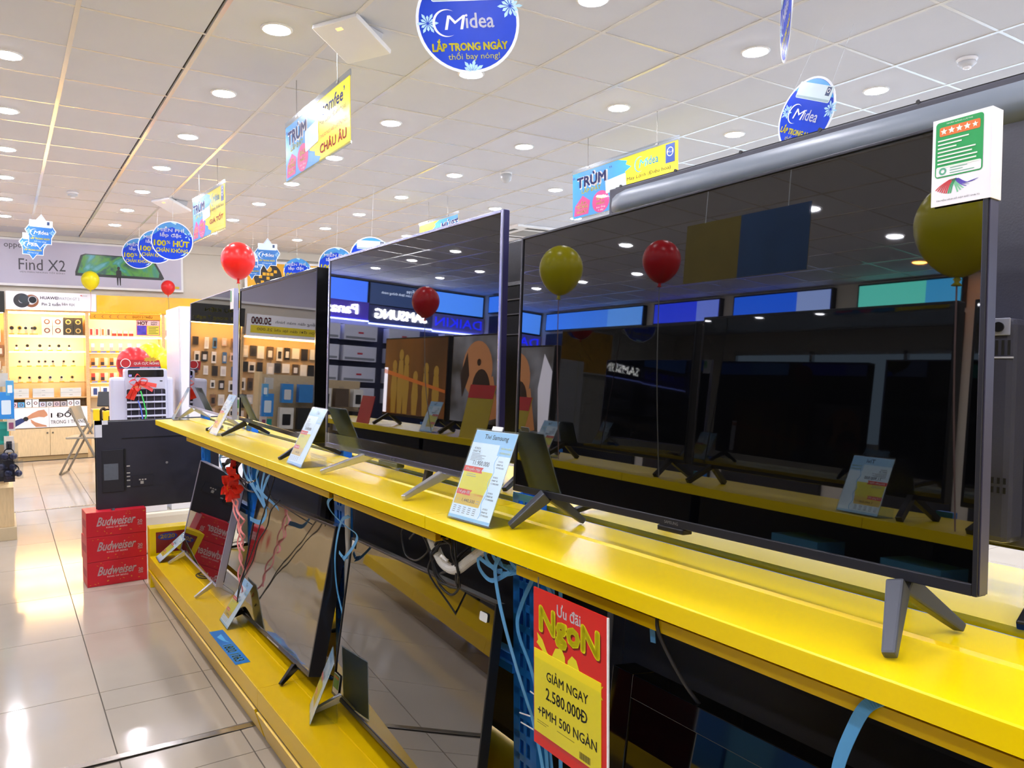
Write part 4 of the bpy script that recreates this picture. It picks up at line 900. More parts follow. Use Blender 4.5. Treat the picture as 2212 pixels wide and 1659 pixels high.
# ------------------------------------------------------------------ red cartons and the framed poster at the row's end
def carton(label, z):
    t = thing('drink_carton', label, 'carton', (.565, 5.25, z), -3 + random.uniform(-1, 1), 'stack of red cartons')
    CR = mat('#c8142c', .4, noise=.05, ns=9)
    B().box(-.165, .165, 0, .20, .0008, .1495).build('box', CR, t, bevel=.003)
    B(Matrix.Translation((0, -.0006, 0))).text('Budweiser', .0, .090, h=.052, w=.205, shear=.28, bold=.012).text('KING OF BEERS', .0, .052, h=.009, w=.115).text('20', .128, .07, h=.02, w=.026, bold=.02).text('CANS', .128, .052, h=.009, w=.026, bold=.02).build('white_lettering', mat('#f0dfe2', .5), t)
    b = B(Matrix.Translation((0, -.0005, 0))); random.seed(int(z * 100) + 5)
    for k in range(14):
        x, zz, a, L = random.uniform(-.155, .155), random.choice((random.uniform(.01, .035), random.uniform(.12, .142))), random.uniform(0, 3), random.uniform(.006, .014)
        c, s = math.cos(a), math.sin(a); b.flat([(x, zz), (x + L * c, zz + L * s * .5), (x + L * c - .4 * L * s, zz + L * s * .5 + .4 * L), (x - .4 * L * s, zz + .4 * L)])
    b.build('gold_confetti', mat('#d79a3a', .35, metal=.4), t)
    B().box(-.1652, -.164, .02, .18, .055, .1).build('hand_hole', mat('#b0404c', .6), t)
    return t
for k, nm in enumerate(('bottom', 'middle', 'top')): carton('red drink carton with white script, %s of the stack of three' % nm, .150 * k)
fp = thing('framed_poster', 'yellow framed poster box at the far end of the lower shelf', 'poster', (.90, 5.03, .0), 3)
B().box(-.185, .17, 0, .12, .0, .355).build('box', YEL, fp, bevel=.003)
B().rect(-.150, .15, .205, .330, -.0008).build('poster_sheet', mat('#7e1a20', .3, noise=.08, ns=10), fp)
B(Matrix.Translation((0, -.0014, 0))).disc(-.085, .300, .055, n=20, rz=.022).build('blue_swirl', mat('#27358e', .4), fp)
B(Matrix.Translation((0, -.0018, 0))).text('2020', -.085, .302, h=.022, w=.08, bold=.03).build('gold_lettering', mat('#d9b23a', .4), fp)
B(Matrix.Translation((0, -.0016, 0))).disc(.01, .228, .045, n=24, rz=.024).build('yellow_disc', mat('#d8c22a', .4), fp)
B(Matrix.Translation((0, -.002, 0))).ring(.02, .24, .012, .019, a0=60, a1=300).build('green_curl', mat('#1d8a6a', .4), fp)

# ------------------------------------------------------------------ folding chair
ch = thing('folding_chair', 'grey metal folding chair standing in the aisle before the display cabinets', 'chair', (.83, 10.7, 0), -72)
CG = mat('#8a8272', .4, metal=.3, noise=.05)
for sx in (-.19, .19):
    B().tube(bez([(sx, -.24, .012), (sx, -.05, .42), (sx, .12, .80)], 6), .014, 8).build('front_tube', CG, ch, smooth=True)
    B().tube(bez([(sx * .9, .24, .012), (sx * .9, .05, .40), (sx * .9, -.08, .62)], 6), .013, 8).build('rear_tube', CG, ch, smooth=True)
B().tube([(-.19, -.24, .012), (.19, -.24, .012)], .011, 8).build('front_foot_bar', CG, ch)
B().tube([(-.17, .24, .012), (.17, .24, .012)], .010, 8).build('rear_foot_bar', CG, ch)
B().box(-.19, .19, -.22, .17, .43, .455).build('seat', mat('#9c9482', .5, noise=.05), ch, bevel=.01)
b = B(); pts = bez([(-.2, .075, 0), (-.1, .11, 0), (.1, .11, 0), (.2, .075, 0)], 4); b.strap([(x, y + .0, .73) for x, y, z in pts], .17, .012, (0, .4, 1)); b.build('backrest', mat('#8f8672', .5, noise=.05), ch)

# ------------------------------------------------------------------ back wall: billboard, logo board, fascia, display cabinets
t = thing('wall_billboard', 'long pale wall billboard picturing a green phone lying flat', 'billboard', (.6, 12.69, 2.73), 0)
B().box(-3.3, 1.74, 0, .055, -.335, .325).build('frame', WHT, t, bevel=.006)
B().rect(-3.27, 1.71, -.30, .295, -.001).build('sheet', mat('#bdb9cb', .35, noise=.02, ns=2), t)
B(Matrix.Translation((0, -.003, 0))).text('oppo', -.44, .205, h=.075, w=.21).text('Find X2', -.10, -.03, h=.155, w=.56).text('VẸN MÃN NHỮNG TỐT ĐỈNH', -.10, -.135, h=.032, w=.54).build('grey_lettering', mat('#4c4c54', .5), t)
B(Matrix.Translation((0, -.003, 0))).flat([(.30, -.155), (1.44, -.165), (1.47, -.14), (1.43, -.05), (1.33, .135), (1.28, .155), (.43, .165), (.37, .14), (.30, -.10)]).build('phone_outline', mat('#15211f', .3), t)
GRN = bpy.data.materials.new('m_phone'); GRN.use_nodes = True
nt = GRN.node_tree; p = nt.nodes['Principled BSDF']; p.inputs['Roughness'].default_value = .3
tc = nt.nodes.new('ShaderNodeTexCoord'); nz = nt.nodes.new('ShaderNodeTexNoise'); nz.inputs['Scale'].default_value = 3.2; nz.inputs['Detail'].default_value = 5; nz.inputs['Distortion'].default_value = 1.5
cr = nt.nodes.new('ShaderNodeValToRGB'); e = cr.color_ramp.elements
e[0].position = .30; e[0].color = lin('#15303a'); e[1].position = .72; e[1].color = lin('#5ab0c0')
for ps, cl in ((.42, '#1f5a4e'), (.52, '#4f9a34'), (.6, '#2c8a6e')): q = e.new(ps); q.color = lin(cl)
nt.links.new(tc.outputs['Object'], nz.inputs['Vector']); nt.links.new(nz.outputs['Fac'], cr.inputs[0]); nt.links.new(cr.outputs[0], p.inputs['Base Color'])
B(Matrix.Translation((0, -.004, 0))).flat([(.325, -.115), (1.395, -.13), (1.405, -.06), (1.305, .12), (1.27, .14), (.44, .152), (.40, .13)]).build('phone_screen', GRN, t)
b = B(Matrix.Translation((0, -.005, 0))); b.disc(.855, -.02, .020, n=14, rz=.026).flat(rrect(.822, .892, -.16, -.045, .03)); b.flat([(.83, -.15), (.853, -.15), (.846, -.27), (.836, -.27)]).flat([(.862, -.15), (.885, -.15), (.882, -.27), (.872, -.27)]); b.build('figure_print', mat('#191b20', .4), t)
B(Matrix.Translation((0, -.003, 0))).rect(1.52, 1.68, -.285, -.25).build('yellow_tag', mat('#d8b800', .4), t)
t = thing('wall_sign', 'orange-yellow wall board with a round black emblem', 'sign', (4.2, 12.66, 2.5), 0)
B().box(-.95, 3.0, 0, .05, -.45, .46).build('frame', WHT, t, bevel=.004)
B().rect(-.91, 2.97, -.42, .42, -.001).build('sheet', mat('#eeb010', .45, noise=.02, ns=2), t)
B(Matrix.Translation((0, -.002, 0))).disc(-.585, .20, .225, n=40).build('black_disc', mat('#2b2622', .5), t)
b = B(Matrix.Translation((-.585, -.003, .20))); b.disc(.02, .125, .045, n=18)
for x, z in ((-.12, .0), (-.06, .045), (.0, .045), (.06, .045), (.12, .09), (-.0, -.02), (-.09, -.085), (-.15, -.13)): b.rect(x - .025, x + .025, z - .024, z + .024)
b.build('figure_blocks', mat('#f0b418', .5), t)
# fascia panels over the cabinets
t = thing('header_sign', 'white header panel with two printed watches over the display cabinet', 'sign', (.59, 12.36, 2.175), 0)
B().box(-.53, .535, 0, .04, -.12, .122).build('board', mat('#e8e6ee', .4, noise=.01), t)
b = B(Matrix.Translation((0, -.002, 0))); b.text('HUAWEI', -.03, .045, h=.038, w=.21, bold=.012).text('Pin 2 tuần', -.01, -.035, h=.05, w=.22, bold=.006).text('liên tục', .195, -.038, h=.05, w=.155).text('HUAWEI', .40, .09, h=.01, w=.05); b.build('dark_lettering', LETK, t)
B(Matrix.Translation((0, -.002, 0))).text('WATCH GT 2', .205, .042, h=.036, w=.25).build('grey_lettering', GREYT, t)
B(Matrix.Translation((0, -.0025, 0))).ring(-.35, .0, .035, .095).build('dark_strap', mat('#2b2d33', .4), t)
B(Matrix.Translation((0, -.002, 0))).ring(-.24, -.003, .050, .085).build('brown_strap', mat('#8a5230', .5), t)
B(Matrix.Translation((0, -.003, 0))).disc(-.33, .02, .055).build('dial', mat('#3a4046', .2, metal=.5), t)
B(Matrix.Translation((0, -.003, 0))).disc(-.225, .012, .052).build('dial', mat('#24282d', .2, metal=.5), t)
B(Matrix.Translation((0, -.0035, 0))).ring(-.225, .012, .044, .053).build('silver_rim', SILV, t)
b = B(Matrix.Translation((0, -.002, 0))); burst(b, .352, .085, .018, 8, 0, 180); b.build('red_emblem', LETR, t)
t = thing('header_sign', 'glossy yellow fascia board above the cabinets', 'sign', (2.4, 12.37, 2.165), 0)
B().box(-1.268, 3.2, 0, .04, -.12, .12).build('board', mat('#e6b400', .12, spec=.6, noise=.03, ns=4, bump=.06, bs=2.5), t)
t = thing('header_sign', 'black header board with yellow lettering at the picture edge', 'sign', (-.52, 12.36, 2.15), 0)
B().box(-.42, .565, 0, .04, -.14, .14).build('board', mat('#15140f', .4, noise=.05), t)
B(Matrix.Translation((0, -.002, 0))).text('PHỤ KIỆN', .05, .055, h=.075, w=.48, bold=.02).text('1 đổi 1 trong 7 ngày', .05, -.06, h=.08, w=.8, bold=.01).build('yellow_lettering', mat('#e8d820', .5), t)
t = thing('header_sign', 'white and yellow header board seen mirrored in the glossy framed television', 'sign', (-1.75, 12.36, 2.05), 0)
B().box(-.78, .78, 0, .04, -.17, .17).build('board', mat('#e6e4e6', .4, noise=.01), t)
B(Matrix.Translation((0, -.002, 0))).rect(-.45, .72, -.12, -.0).build('yellow_stripe', mat('#d8c418', .5), t)
B(Matrix.Translation((0, -.003, 0))).text('Miếng dán màn hình', -.02, .075, h=.075, w=.72).text('Trọn đời dán lại chỉ 25.000', .12, -.06, h=.06, w=1.0).build('dark_lettering', LETK, t)
B(Matrix.Translation((0, -.003, 0))).text('50.000', .56, .075, h=.11, w=.30, bold=.02).build('red_lettering', LETR, t)
B(Matrix.Translation((0, -.003, 0))).flat([(-.78, -.17), (-.5, -.17), (-.55, .1), (-.78, .12)]).build('purple_corner', mat('#8a2f6e', .5), t)

WARM = mat('#ffcf86', .4, emit=LED); WARM2 = mat('#ffd596', .4, emit=LED * .3); GSH = glassy('#fbf8f0', .05, .02)
BACKY = mat('#f4e0b8', .6, noise=.04, ns=4)
def cabinet(name, label, x0, x1, levels, glass=False, peg=False, low=.72, doors=True, fz=2.05):
    t = thing(name, label, 'cabinet', (x0, 12.4, 0)); w = x1 - x0
    B().box(0, .022, 0, .34, 0, fz).build('side_post', WOOD, t); B().box(w - .022, w, 0, .34, 0, fz).build('side_post', WOOD, t)
    B().box(.022, w - .022, .30, .34, 0, fz).build('back_panel', mat('#c9a878', .6, noise=.03, ns=60) if peg else BACKY, t)
    B().box(.022, w - .022, .02, .30, fz - .02, fz).build('top_board', WOOD, t)
    B().box(.03, w - .03, .03, .05, fz - .045, fz - .022).build('light_strip', WARM, t)
    for k, z in enumerate(levels):
        th = .018 if k in (0, 4) or not glass else .008
        B().box(.022, w - .022, .03, .30, z - th, z).build('shelf', (WOOD if k else WHT) if th > .01 else GSH, t)
        if k < 4 and not (glass and k > 1): B().box(.03, w - .03, .035, .05, z - th - .014, z - th - .0005).build('light_strip', WARM if k == 0 or glass else WARM2, t)
    if glass: B().box(.024, w - .024, .006, .012, .88, fz - .05).build('glass_pane', PANE, t)
    if doors:
        B().box(.022, w - .022, .0, .30, .06, .44).build('base_box', WOODL, t)
        h = (w - .05) / 2
        for k in range(2):
            d = B().box(.024 + k * (h + .004), .024 + h + k * (h + .004), -.018, -.001, .065, .43).build('door', WOODL, t, bevel=.002)
            b = B(); xk = .024 + h - .03 if k == 0 else .024 + h + .034
            b.lathe([(.010, 0), (.012, .012)], 12, Matrix.Translation((xk, -.018, .375)) @ Matrix.Rotation(math.radians(90), 4, 'X')); b.build('lock', mat('#6e675a', .4, metal=.6), d)
        B().box(.022, w - .022, .01, .30, 0, .055).build('toe_kick', mat('#b99a66', .5, noise=.05), t)
    return t
PK = lambda name, label, cat, x, y, z, grp, az=0: thing(name, label, cat, (x, y, z), az, grp)
cabinet('watch_cabinet', 'lit wooden watch cabinet with glass front under the white header', .057, 1.010, (1.72, 1.50, 1.285, 1.065, .86), True)
cabinet('phone_cabinet', 'lit wooden cabinet with small phones under the yellow fascia', 1.010, 2.0, (1.71, 1.50, 1.29, 1.075, .86), False)
cabinet('phone_cabinet', 'lit cabinet half hidden by the tall white cabinet', 2.0, 2.98, (1.71, 1.50, 1.29, 1.075, .86), False)
cabinet('pegboard_cabinet', 'accessory cabinet with hanging packets under the black header', -.93, .055, (), False, True)
cabinet('pegboard_cabinet', 'accessory cabinet mirrored in the glossy framed television', -2.5, -.935, (), False, True, fz=1.9)
t = thing('counter_sign', 'white printed panel with a hand wearing a watch above the cabinet doors', 'sign', (.53, 12.385, .45), 0)
B().box(-.445, .46, 0, .012, 0, .275).build('board', mat('#e9e7e6', .45, noise=.01), t)
B().box(-.005, -.002, -.001, .0, 0, .275).build('seam', GREYT, t)
B(Matrix.Translation((0, -.002, 0))).text('1 ĐỔI 1', .19, .18, h=.095, w=.34, bold=.015).text('TRONG 1 THÁNG', .225, .075, h=.06, w=.42).build('dark_lettering', LETK, t)
SKIN = mat('#c58a66', .5, noise=.06, ns=12)
B(Matrix.Translation((0, -.002, 0))).flat([(-.27, .145), (-.20, .20), (-.13, .235), (-.06, .245), (-.03, .20), (-.02, .165), (-.06, .14), (-.12, .15), (-.19, .135), (-.26, .115)]).flat([(-.22, .12), (-.17, .08), (-.09, .045), (-.04, .03), (-.03, .01), (-.16, .012), (-.21, .07)]).build('hand_print', SKIN, t)
B(Matrix.Translation((0, -.003, 0))).disc(-.275, .125, .03, n=16).build('watch_print', mat('#26282c', .3), t)
B(Matrix.Translation((0, -.002, 0))).flat([(-.42, .10), (-.33, .135), (-.28, .13), (-.29, .09), (-.40, .02), (-.44, .02)]).build('sleeve_print', mat('#27386e', .5), t)

# goods in the watch cabinet
def box_item(name, label, cat, x, y, z, w, d, h, col, grp, face=None, fcol=None, az=0, tilt=0):
    t = thing(name, label, cat, (x, y, z + .0005), az, grp, 0, tilt)
    B().box(-w / 2, w / 2, 0, d, 0, h).build('box', mat(col, .45, noise=.03, ns=9), t)
    if face == 'watch':
        B(Matrix.Translation((0, -.001, h * .5))).ring(0, 0, min(w, h) * .18, min(w, h) * .30, n=14).build('printed_watch', mat(fcol, .4), t)
    elif face == 'phone':
        B(Matrix.Translation((0, -.001, h * .5))).flat(rrect(-w * .22, w * .22, -h * .36, h * .36, w * .05, 2)).build('printed_phone', mat(fcol, .4), t)
    elif face == 'band':
        B(Matrix.Translation((0, -.001, 0))).rect(-w / 2, w / 2, h * .05, h * .48).build('coloured_band', mat(fcol, .4), t)
    elif face == 'line':
        B(Matrix.Translation((0, -.001, h * .5))).rect(-w * .08, w * .08, -h * .06, h * .06).build('printed_mark', mat(fcol, .4), t)
    return t
def watch_stand(label, x, y, z, col, s=1.0):
    t = thing('wristwatch', label, 'watch', (x, y, z + .0005), random.uniform(-15, 15), 'watches on the glass fronted shelves')
    B().prism([(-.018, 0), (.018, 0), (.010, .05 * s), (-.010, .05 * s)], .01, .03).build('display_stand', mat(random.choice(('#f0e6d2', '#e8d8bc', '#e0c4a8')), .5), t)
    B(Matrix.Translation((0, .0, .055 * s))).ring(0, 0, .011 * s, .017 * s, n=14).build('strap', mat(col, .5), t)
    B(Matrix.Translation((0, .002, .055 * s)) @ Matrix.Rotation(math.radians(90), 4, 'X')).lathe([(.011 * s, 0), (.011 * s, .006)], 14).build('case', mat('#2c2a2a', .25, metal=.5), t)
    B().box(-.03, .03, -.028, -.022, 0, .014).build('price_tag', mat('#e8b810', .5), t)
    return t
random.seed(5)
WY = 12.44
for k, x in enumerate((.53, .66)):
    for r in range(2):
        t = box_item('watch_box', 'white watch box, %s one %s on the top shelf of the watch cabinet' % (ORD[k], ('standing below', 'stacked above')[r]), 'box', x, WY + .03, 1.72 + r * .122, .125, .10, .12, '#eee0d8', 'white watch boxes on the top shelf', 'watch', '#6e3028')
for k, (x, r, h) in enumerate(((.785, 0, .12), (.785, 1, .12), (.905, 0, .12), (.905, 1, .12), (.97, 0, .27))):
    if k == 4: continue
    box_item('watch_box', 'dark watch box, %s pile on the top shelf, %s layer' % (('first', 'second')[k // 2], ('lower', 'upper')[r]), 'box', x, WY + .03, 1.72 + r * .122, .115, .10, h, '#2a2620', 'dark watch boxes on the top shelf', 'watch', '#c8a860')
for k, (x, c) in enumerate(((.12, '#5a4a44'), (.21, '#c8902a'), (.28, '#f0f0e8'), (.355, '#f0f0e8'), (.385, '#7a6a3a'))):
    t = watch_stand('wristwatch on a slanted white stand, %s from the post on the top shelf' % ORD[k], x, WY + .02, 1.72, c, 1.6)
for sh, (z, xs_) in enumerate(((1.50, (.17, .295, .44, .555, .665, .79)), (1.285, (.20, .305, .425, .50, .59, .72, .84)), (1.065, (.20, .31, .43, .555, .69, .82)))):
    for k, x in enumerate(xs_):
        watch_stand('small wristwatch on a stand, %s along the %s shelf of the watch cabinet' % (ORD[k], ('second', 'third', 'fourth')[sh]), x, WY + .03, z, random.choice(('#4a2a1e', '#d8b0a0', '#c89a20', '#25211e', '#a8b0c8', '#e6dcd0')), 1.25)
for c, x in enumerate((.20, .47, .80)):
    for r in range(2):
        box_item('watch_box', 'long white box, %s layer of the %s pile on the fifth shelf' % (('lower', 'upper')[r], ORD[c]), 'box', x, WY + .02, .86 + r * .062, .25 if c else .20, .15, .06, '#e4e4e6', 'long white boxes in the watch cabinet', 'line', '#9aa0a8')
cols_ = ('#e8c0c8', '#58a8d8', '#f0f0f0', '#f0f0f0', '#c8ccda', '#d4d4d6', '#d0b8bc', '#b8b0b0', '#e8e8e8', '#e8e8e8')
for k, c in enumerate(cols_):
    box_item('watch_box', 'small boxed watch, %s from the left post above the printed panel' % ORD[k], 'box', .125 + k * .083, WY, .729, .074, .06, .11 if k in (2, 3) else (.085 if k > 7 else .07), c, 'boxed watches in the bottom row', 'watch', random.choice(('#3a3f52', '#7a3a30', '#30343a')))
B().box(.08, .99, 12.42, 12.70, .715, .7285)
sh = thing('display_shelf', 'low wooden shelf board carrying the row of small boxed watches', 'shelf', (.53, 12.42, .712)); B().box(-.445, .45, 0, .27, 0, .0165).build('board', WOOD, sh)
# goods in the phone cabinets
for ci, X0 in enumerate((1.045, 2.035)):
    wh = ('yellow fascia', 'tall white cabinet')[ci]
    nn = 8 if ci == 0 else 3
    for k in range(nn):
        c = ('#d88078', '#cf4a30')[k > 3]
        box_item('phone_box', 'boxed phone, %s on the top lit shelf, cabinet under the %s' % (ORD[k], wh), 'box', X0 + .02 + k * .073, WY + .02, 1.71, .06, .06, .115 if k < 4 else .085, '#efc8be' if k < 4 else '#f0d8c8', 'boxed phones on the top shelf', 'phone' if k < 4 else 'band', ('#c84030', '#c84030', '#d8803a', '#5a4a46')[k % 4] if k < 4 else '#d8401c')
    for si, z in enumerate((1.50, 1.29, 1.075)):
        n2 = 8 if ci == 0 else 3
        t = thing('price_rail', 'yellow price rail on the %s shelf of the cabinet at the %s' % (ORD[si + 1], wh), 'price rail', (X0 - .01, 12.421, z - .03)); L = .93 if ci == 0 else .3
        B().box(0, L, 0, .006, 0, .032).build('rail', mat('#f0b800', .4), t)
        b = B()
        for k in range(n2): b.flat(rrect(.02 + k * .118, .095 + k * .118, .009, .024, .006, 2), -.001)
        b.build('price_labels', mat('#7f7fd0', .4), t)
        for k in range(n2):
            colr = ('#f2ede6', '#e8842a', '#d84a30')[si]
            box_item('phone_box', '%s phone box, %s on the %s shelf, by the %s' % (('white', 'orange', 'red')[si], ORD[k], ORD[si + 1], wh), 'box', X0 + .035 + k * .118, WY + .01, z + .0025, .045, .05, .105, colr, 'phone boxes along the lit shelves', 'band', ('#c8b8a8', '#3a2c26', '#3a2c2a')[si])
            if si: box_item('phone_box', 'pale box next to %s box %s, %s shelf by the %s' % (('white', 'orange', 'red')[si], ORD[k], ORD[si + 1], wh), 'box', X0 + .082 + k * .118, WY + .04, z + .0025, .045, .05, .11, '#f0dcb8', 'pale boxes along the lit shelves')
    for k in range(7 if ci == 0 else 2):
        box_item('phone_box', 'white box with blue picture, %s on the fifth shelf at the %s' % (ORD[k], wh), 'box', X0 + .055 + k * .125, WY + .01, .86, .11, .07, .13, '#e2dfe0', 'white boxes with a blue picture', 'phone', '#33457e')
t = thing('promotion_card', 'colourful promotion card on the top shelf of the lit phone cabinet', 'sign', (1.80, 12.405, 1.725), 0)
B().box(-.16, .155, 0, .004, 0, .225).build('card', mat('#c8587a', .4, noise=.05), t)
B(Matrix.Translation((0, -.001, 0))).rect(-.15, .145, .145, .215).build('pale_field', mat('#eac0b8', .5), t)
B(Matrix.Translation((0, -.001, 0))).rect(-.15, -.03, .01, .142).build('blue_field', mat('#4a3ab0', .5, noise=.4, ns=18), t)
B(Matrix.Translation((0, -.001, 0))).rect(-.02, .145, .01, .142).build('yellow_field', mat('#d8c83a', .5), t)
B(Matrix.Translation((0, -.002, 0))).text('HOT', -.075, .18, h=.05, w=.13, bold=.03).build('red_lettering', LETR, t)
b = B(Matrix.Translation((0, -.002, 0))); b.text('HÔM', .075, .195, h=.024, w=.08, bold=.02).text('NAY', .075, .165, h=.024, w=.08, bold=.02)
for k in range(5): b.rect(.0, .13 - (k % 2) * .03, .03 + k * .022, .036 + k * .022)
b.build('dark_lettering', LETK, t)
t = thing('shelf_header', 'orange arrow strip reading under three million above the lit shelf', 'sign', (1.505, 12.405, 1.945), 0)
B().box(-.46, .46, 0, .006, 0, .085).build('strip', mat('#f0a010', .4, noise=.03), t)
b = B(Matrix.Translation((0, -.001, 0))); b.text('DƯỚI 3 TRIỆU', .22, .045, h=.05, w=.26, bold=.005)
for k in range(5): x = -.41 + k * .098; b.flat([(x, .042), (x + .022, .065), (x + .026, .062), (x + .008, .042), (x + .026, .022), (x + .022, .019)])
b.build('dark_lettering', mat('#5a3a10', .5), t)
t = thing('shelf_header', 'short orange arrow strip beside the tall white cabinet', 'sign', (2.32, 12.405, 1.935), 0)
B().box(-.28, .3, 0, .006, 0, .085).build('strip', mat('#f0a010', .4, noise=.03), t)
b = B(Matrix.Translation((0, -.001, 0)))
for k in range(3): x = -.24 + k * .098; b.flat([(x, .042), (x + .022, .065), (x + .026, .062), (x + .008, .042), (x + .026, .022), (x + .022, .019)])
b.build('dark_lettering', mat('#5a3a10', .5), t)
# service desk with a till and yellow number boxes
t = thing('service_desk', 'grey service desk corner beside the air cooler', 'desk', (.98, 9.2, 0), 0)
B().box(-.10, .5, 0, .5, .04, .80).build('base', mat('#8d8478', .5, noise=.05), t, bevel=.01)
B().box(-.17, .55, -.05, .55, .80, .83).build('worktop', mat('#b39a86', .45, noise=.05), t, bevel=.006)
t = thing('till_screen', 'black till screen on the service desk beside the cooler', 'monitor', (.93, 9.3, .8305), 25)
B().box(-.06, .08, .03, .11, 0, .015).build('foot', BLK, t, bevel=.003); B().bar((.01, .07, .01), (.01, .05, .10), .03, .02).build('neck', BLK, t)
B(Matrix.Translation((0, 0, .05)) @ Matrix.Rotation(math.radians(-15), 4, 'X')).box(-.11, .12, .02, .05, 0, .16).build('screen_body', mat('#2b2b2e', .4, noise=.06), t, bevel=.006)
for k, (x, lb) in enumerate(((.80, 'yellow box on a stand at the cabinets, without number'), (.905, 'yellow box marked 1 beside the service desk'))):
    t = thing('yellow_box', lb, 'box', (x, 9.0, .0), 5, 'yellow boxes beside the service desk')
    B().box(-.045 if k else -.03, .055 if k else .03, 0, .12, .68, .84 if k else .86).build('box', mat('#e6c40c', .4, noise=.03), t, bevel=.008)
    B().box(.0, .03, .03, .09, 0, .68).build('post', mat('#77705f', .5), t)
    if k: B(Matrix.Translation((0, -.002, 0))).text('1', .012, .76, h=.05, bold=.03).build('number', LETK, t)
t = thing('wet_umbrella', 'black umbrella standing between the yellow boxes', 'umbrella', (.845, 9.05, 0), 0)
B().lathe([(.006, .0), (.02, .25), (.022, .6), (.03, .70), (.02, .76)], 12).build('folded_canopy', BLK, t, smooth=True); B().tube(bez([(0, 0, .75), (0, 0, .84), (.03, 0, .87), (.045, 0, .83)], 4), .012, 8).build('crook', mat('#2b1c12', .4), t)

# hanging packets on the pegboards of the back wall
random.seed(21)
def packet(label, x, y, z, w, h, col, grp, inner=None, depth=.03):
    t = thing('hanging_packet', label, 'packet', (x, y, z), random.uniform(-3, 3), grp)
    B().box(-w / 2, w / 2, -depth, 0, -h, 0).build('card_box', mat(col, .4, noise=.05, ns=20), t)
    if inner: B(Matrix.Translation((0, -depth - .001, -h * .55))).flat(rrect(-w * .3, w * .3, -h * .28, h * .25, w * .06, 2)).build('window', mat(inner, .3), t)
    B().tube([(0, .02, .012), (0, -depth - .02, .012), (0, -depth - .025, .02)], .002, 5).build('hook', SILV, t)
    return t
PCOL = ('#f0eee8', '#26262a', '#e8e6e0', '#3a3a3e', '#e6e2d8', '#5a4a3c', '#c8ccd4', '#1f2226')
n = 0
for r, z in enumerate((1.80, 1.58, 1.36, 1.14, .92, .70)):
    for k in range(7):
        x = -.85 + k * .135 + random.uniform(-.02, .02)
        packet('hanging accessory packet, row %s, place %s, pegboard under the black header' % (ORD[r], ORD[k]), x, 12.69, z, random.uniform(.06, .10), random.uniform(.12, .18), ('#f2efe8', '#8a6a50', '#e8c8b8', '#4a78a8', '#f0f0f0', '#35302c')[(k + r) % 6], 'packets on the back wall pegboard', '#2a2a2e' if k % 2 else '#d8d8dc')
for r, z in enumerate((1.74, 1.48, 1.22, .96, .70)):
    for k in range(11):
        x = -2.40 + k * .138 + random.uniform(-.02, .02)
        c = PCOL[(k * 3 + r) % 8] if not (r == 2 and k in (5, 6)) else '#e0a020'
        packet('hanging accessory packet, row %s, place %s, pegboard mirrored in a television' % (ORD[r], ORD[k]), x, 12.69, z, random.uniform(.08, .12), random.uniform(.15, .22), c, 'packets on the mirrored pegboard', random.choice(('#2a2a2e', '#e8e8e8', None)))

# ------------------------------------------------------------------ accessory stand at the picture's left edge
st = thing('accessory_stand', 'wooden accessory stand with hanging packets at the picture edge', 'stand', (-.72, 7.0, 0), 0)
B().box(-.78, .79, -.02, .62, 0, .10).build('kick_base', mat('#cdbb97', .5, noise=.06, ns=6), st, bevel=.004)
B().box(-.76, .775, 0, .60, .10, .40).build('plinth', WOODL, st, bevel=.004)
B().box(-.74, .72, .28, .32, .40, 1.30).build('pegboard', mat('#cbb48e', .6, noise=.05, ns=40), st)
B().box(.72, .745, .2, .4, .40, 1.32).build('side_post', WOODL, st)
random.seed(9)
PL = [(.0, 1.27, '#c8c4bc', None), (.045, 1.215, '#5aa8d8', '#e8f0f4'), (.035, 1.02, '#e8e4de', '#c84a4a'), (.05, .93, '#d0c8c0', '#8a4a6a'), (.04, .755, '#c8c4c0', '#d88a3a'), (.02, 1.13, '#2f8ad8', '#d8e8f4'), (-.0, .905, '#2aa79a', '#1d8a80'), (.03, .80, '#d8cfc4', '#30343c'), (.0, .66, '#25262c', '#3a3c50'), (.03, .62, '#2c2630', '#4a4460')]
for k, (x, z, c, i) in enumerate(PL):
    packet('%s hanging at the stand end, picture edge' % ('clear packets', 'light blue pouch', 'white card with red ring', 'pale card with a plum cable', 'pale card with an orange coil', 'bright blue packet', 'teal box', 'pale packet with cable', 'black blister pack with headphones', 'dark blister pack with earphones')[k], x, 6.98 - .06 * (k % 2), z, (.07, .05, .05, .05, .05, .10, .07, .06, .09, .07)[k], (.10, .11, .08, .09, .08, .20, .17, .12, .20, .16)[k], c, 'packets on the stand end', i, .05)
for k, (x, z, rr) in enumerate(((.02, .60, .05), (.055, .55, .045), (.03, .68, .04))):
    t = thing('headphones', 'dark round headphones in a clear pack, %s on the stand end' % ORD[k], 'headphones', (x, 6.86 - .03 * k, z), 30, 'headphone packs on the stand end')
    B().ring(0, 0, rr * .8, rr, n=20).box(-.004, .004, 0, .004, rr, rr + .03).build('headband', BLK, t)
    for sx in (-1, 1): B(Matrix.Translation((sx * rr * .8, 0, -rr * .5)) @ Matrix.Rotation(math.radians(90), 4, 'X')).lathe([(.022, -.012), (.026, 0), (.020, .014), (.006, .016)], 16).build('ear_cup', mat('#3a3d58', .25, metal=.3), t, smooth=True)
    B().box(-rr * 1.2, rr * 1.2, -.03, .03, -rr * 1.4, rr + .035).build('clear_pack', glassy('#f4f6f8', .08, .05), t)
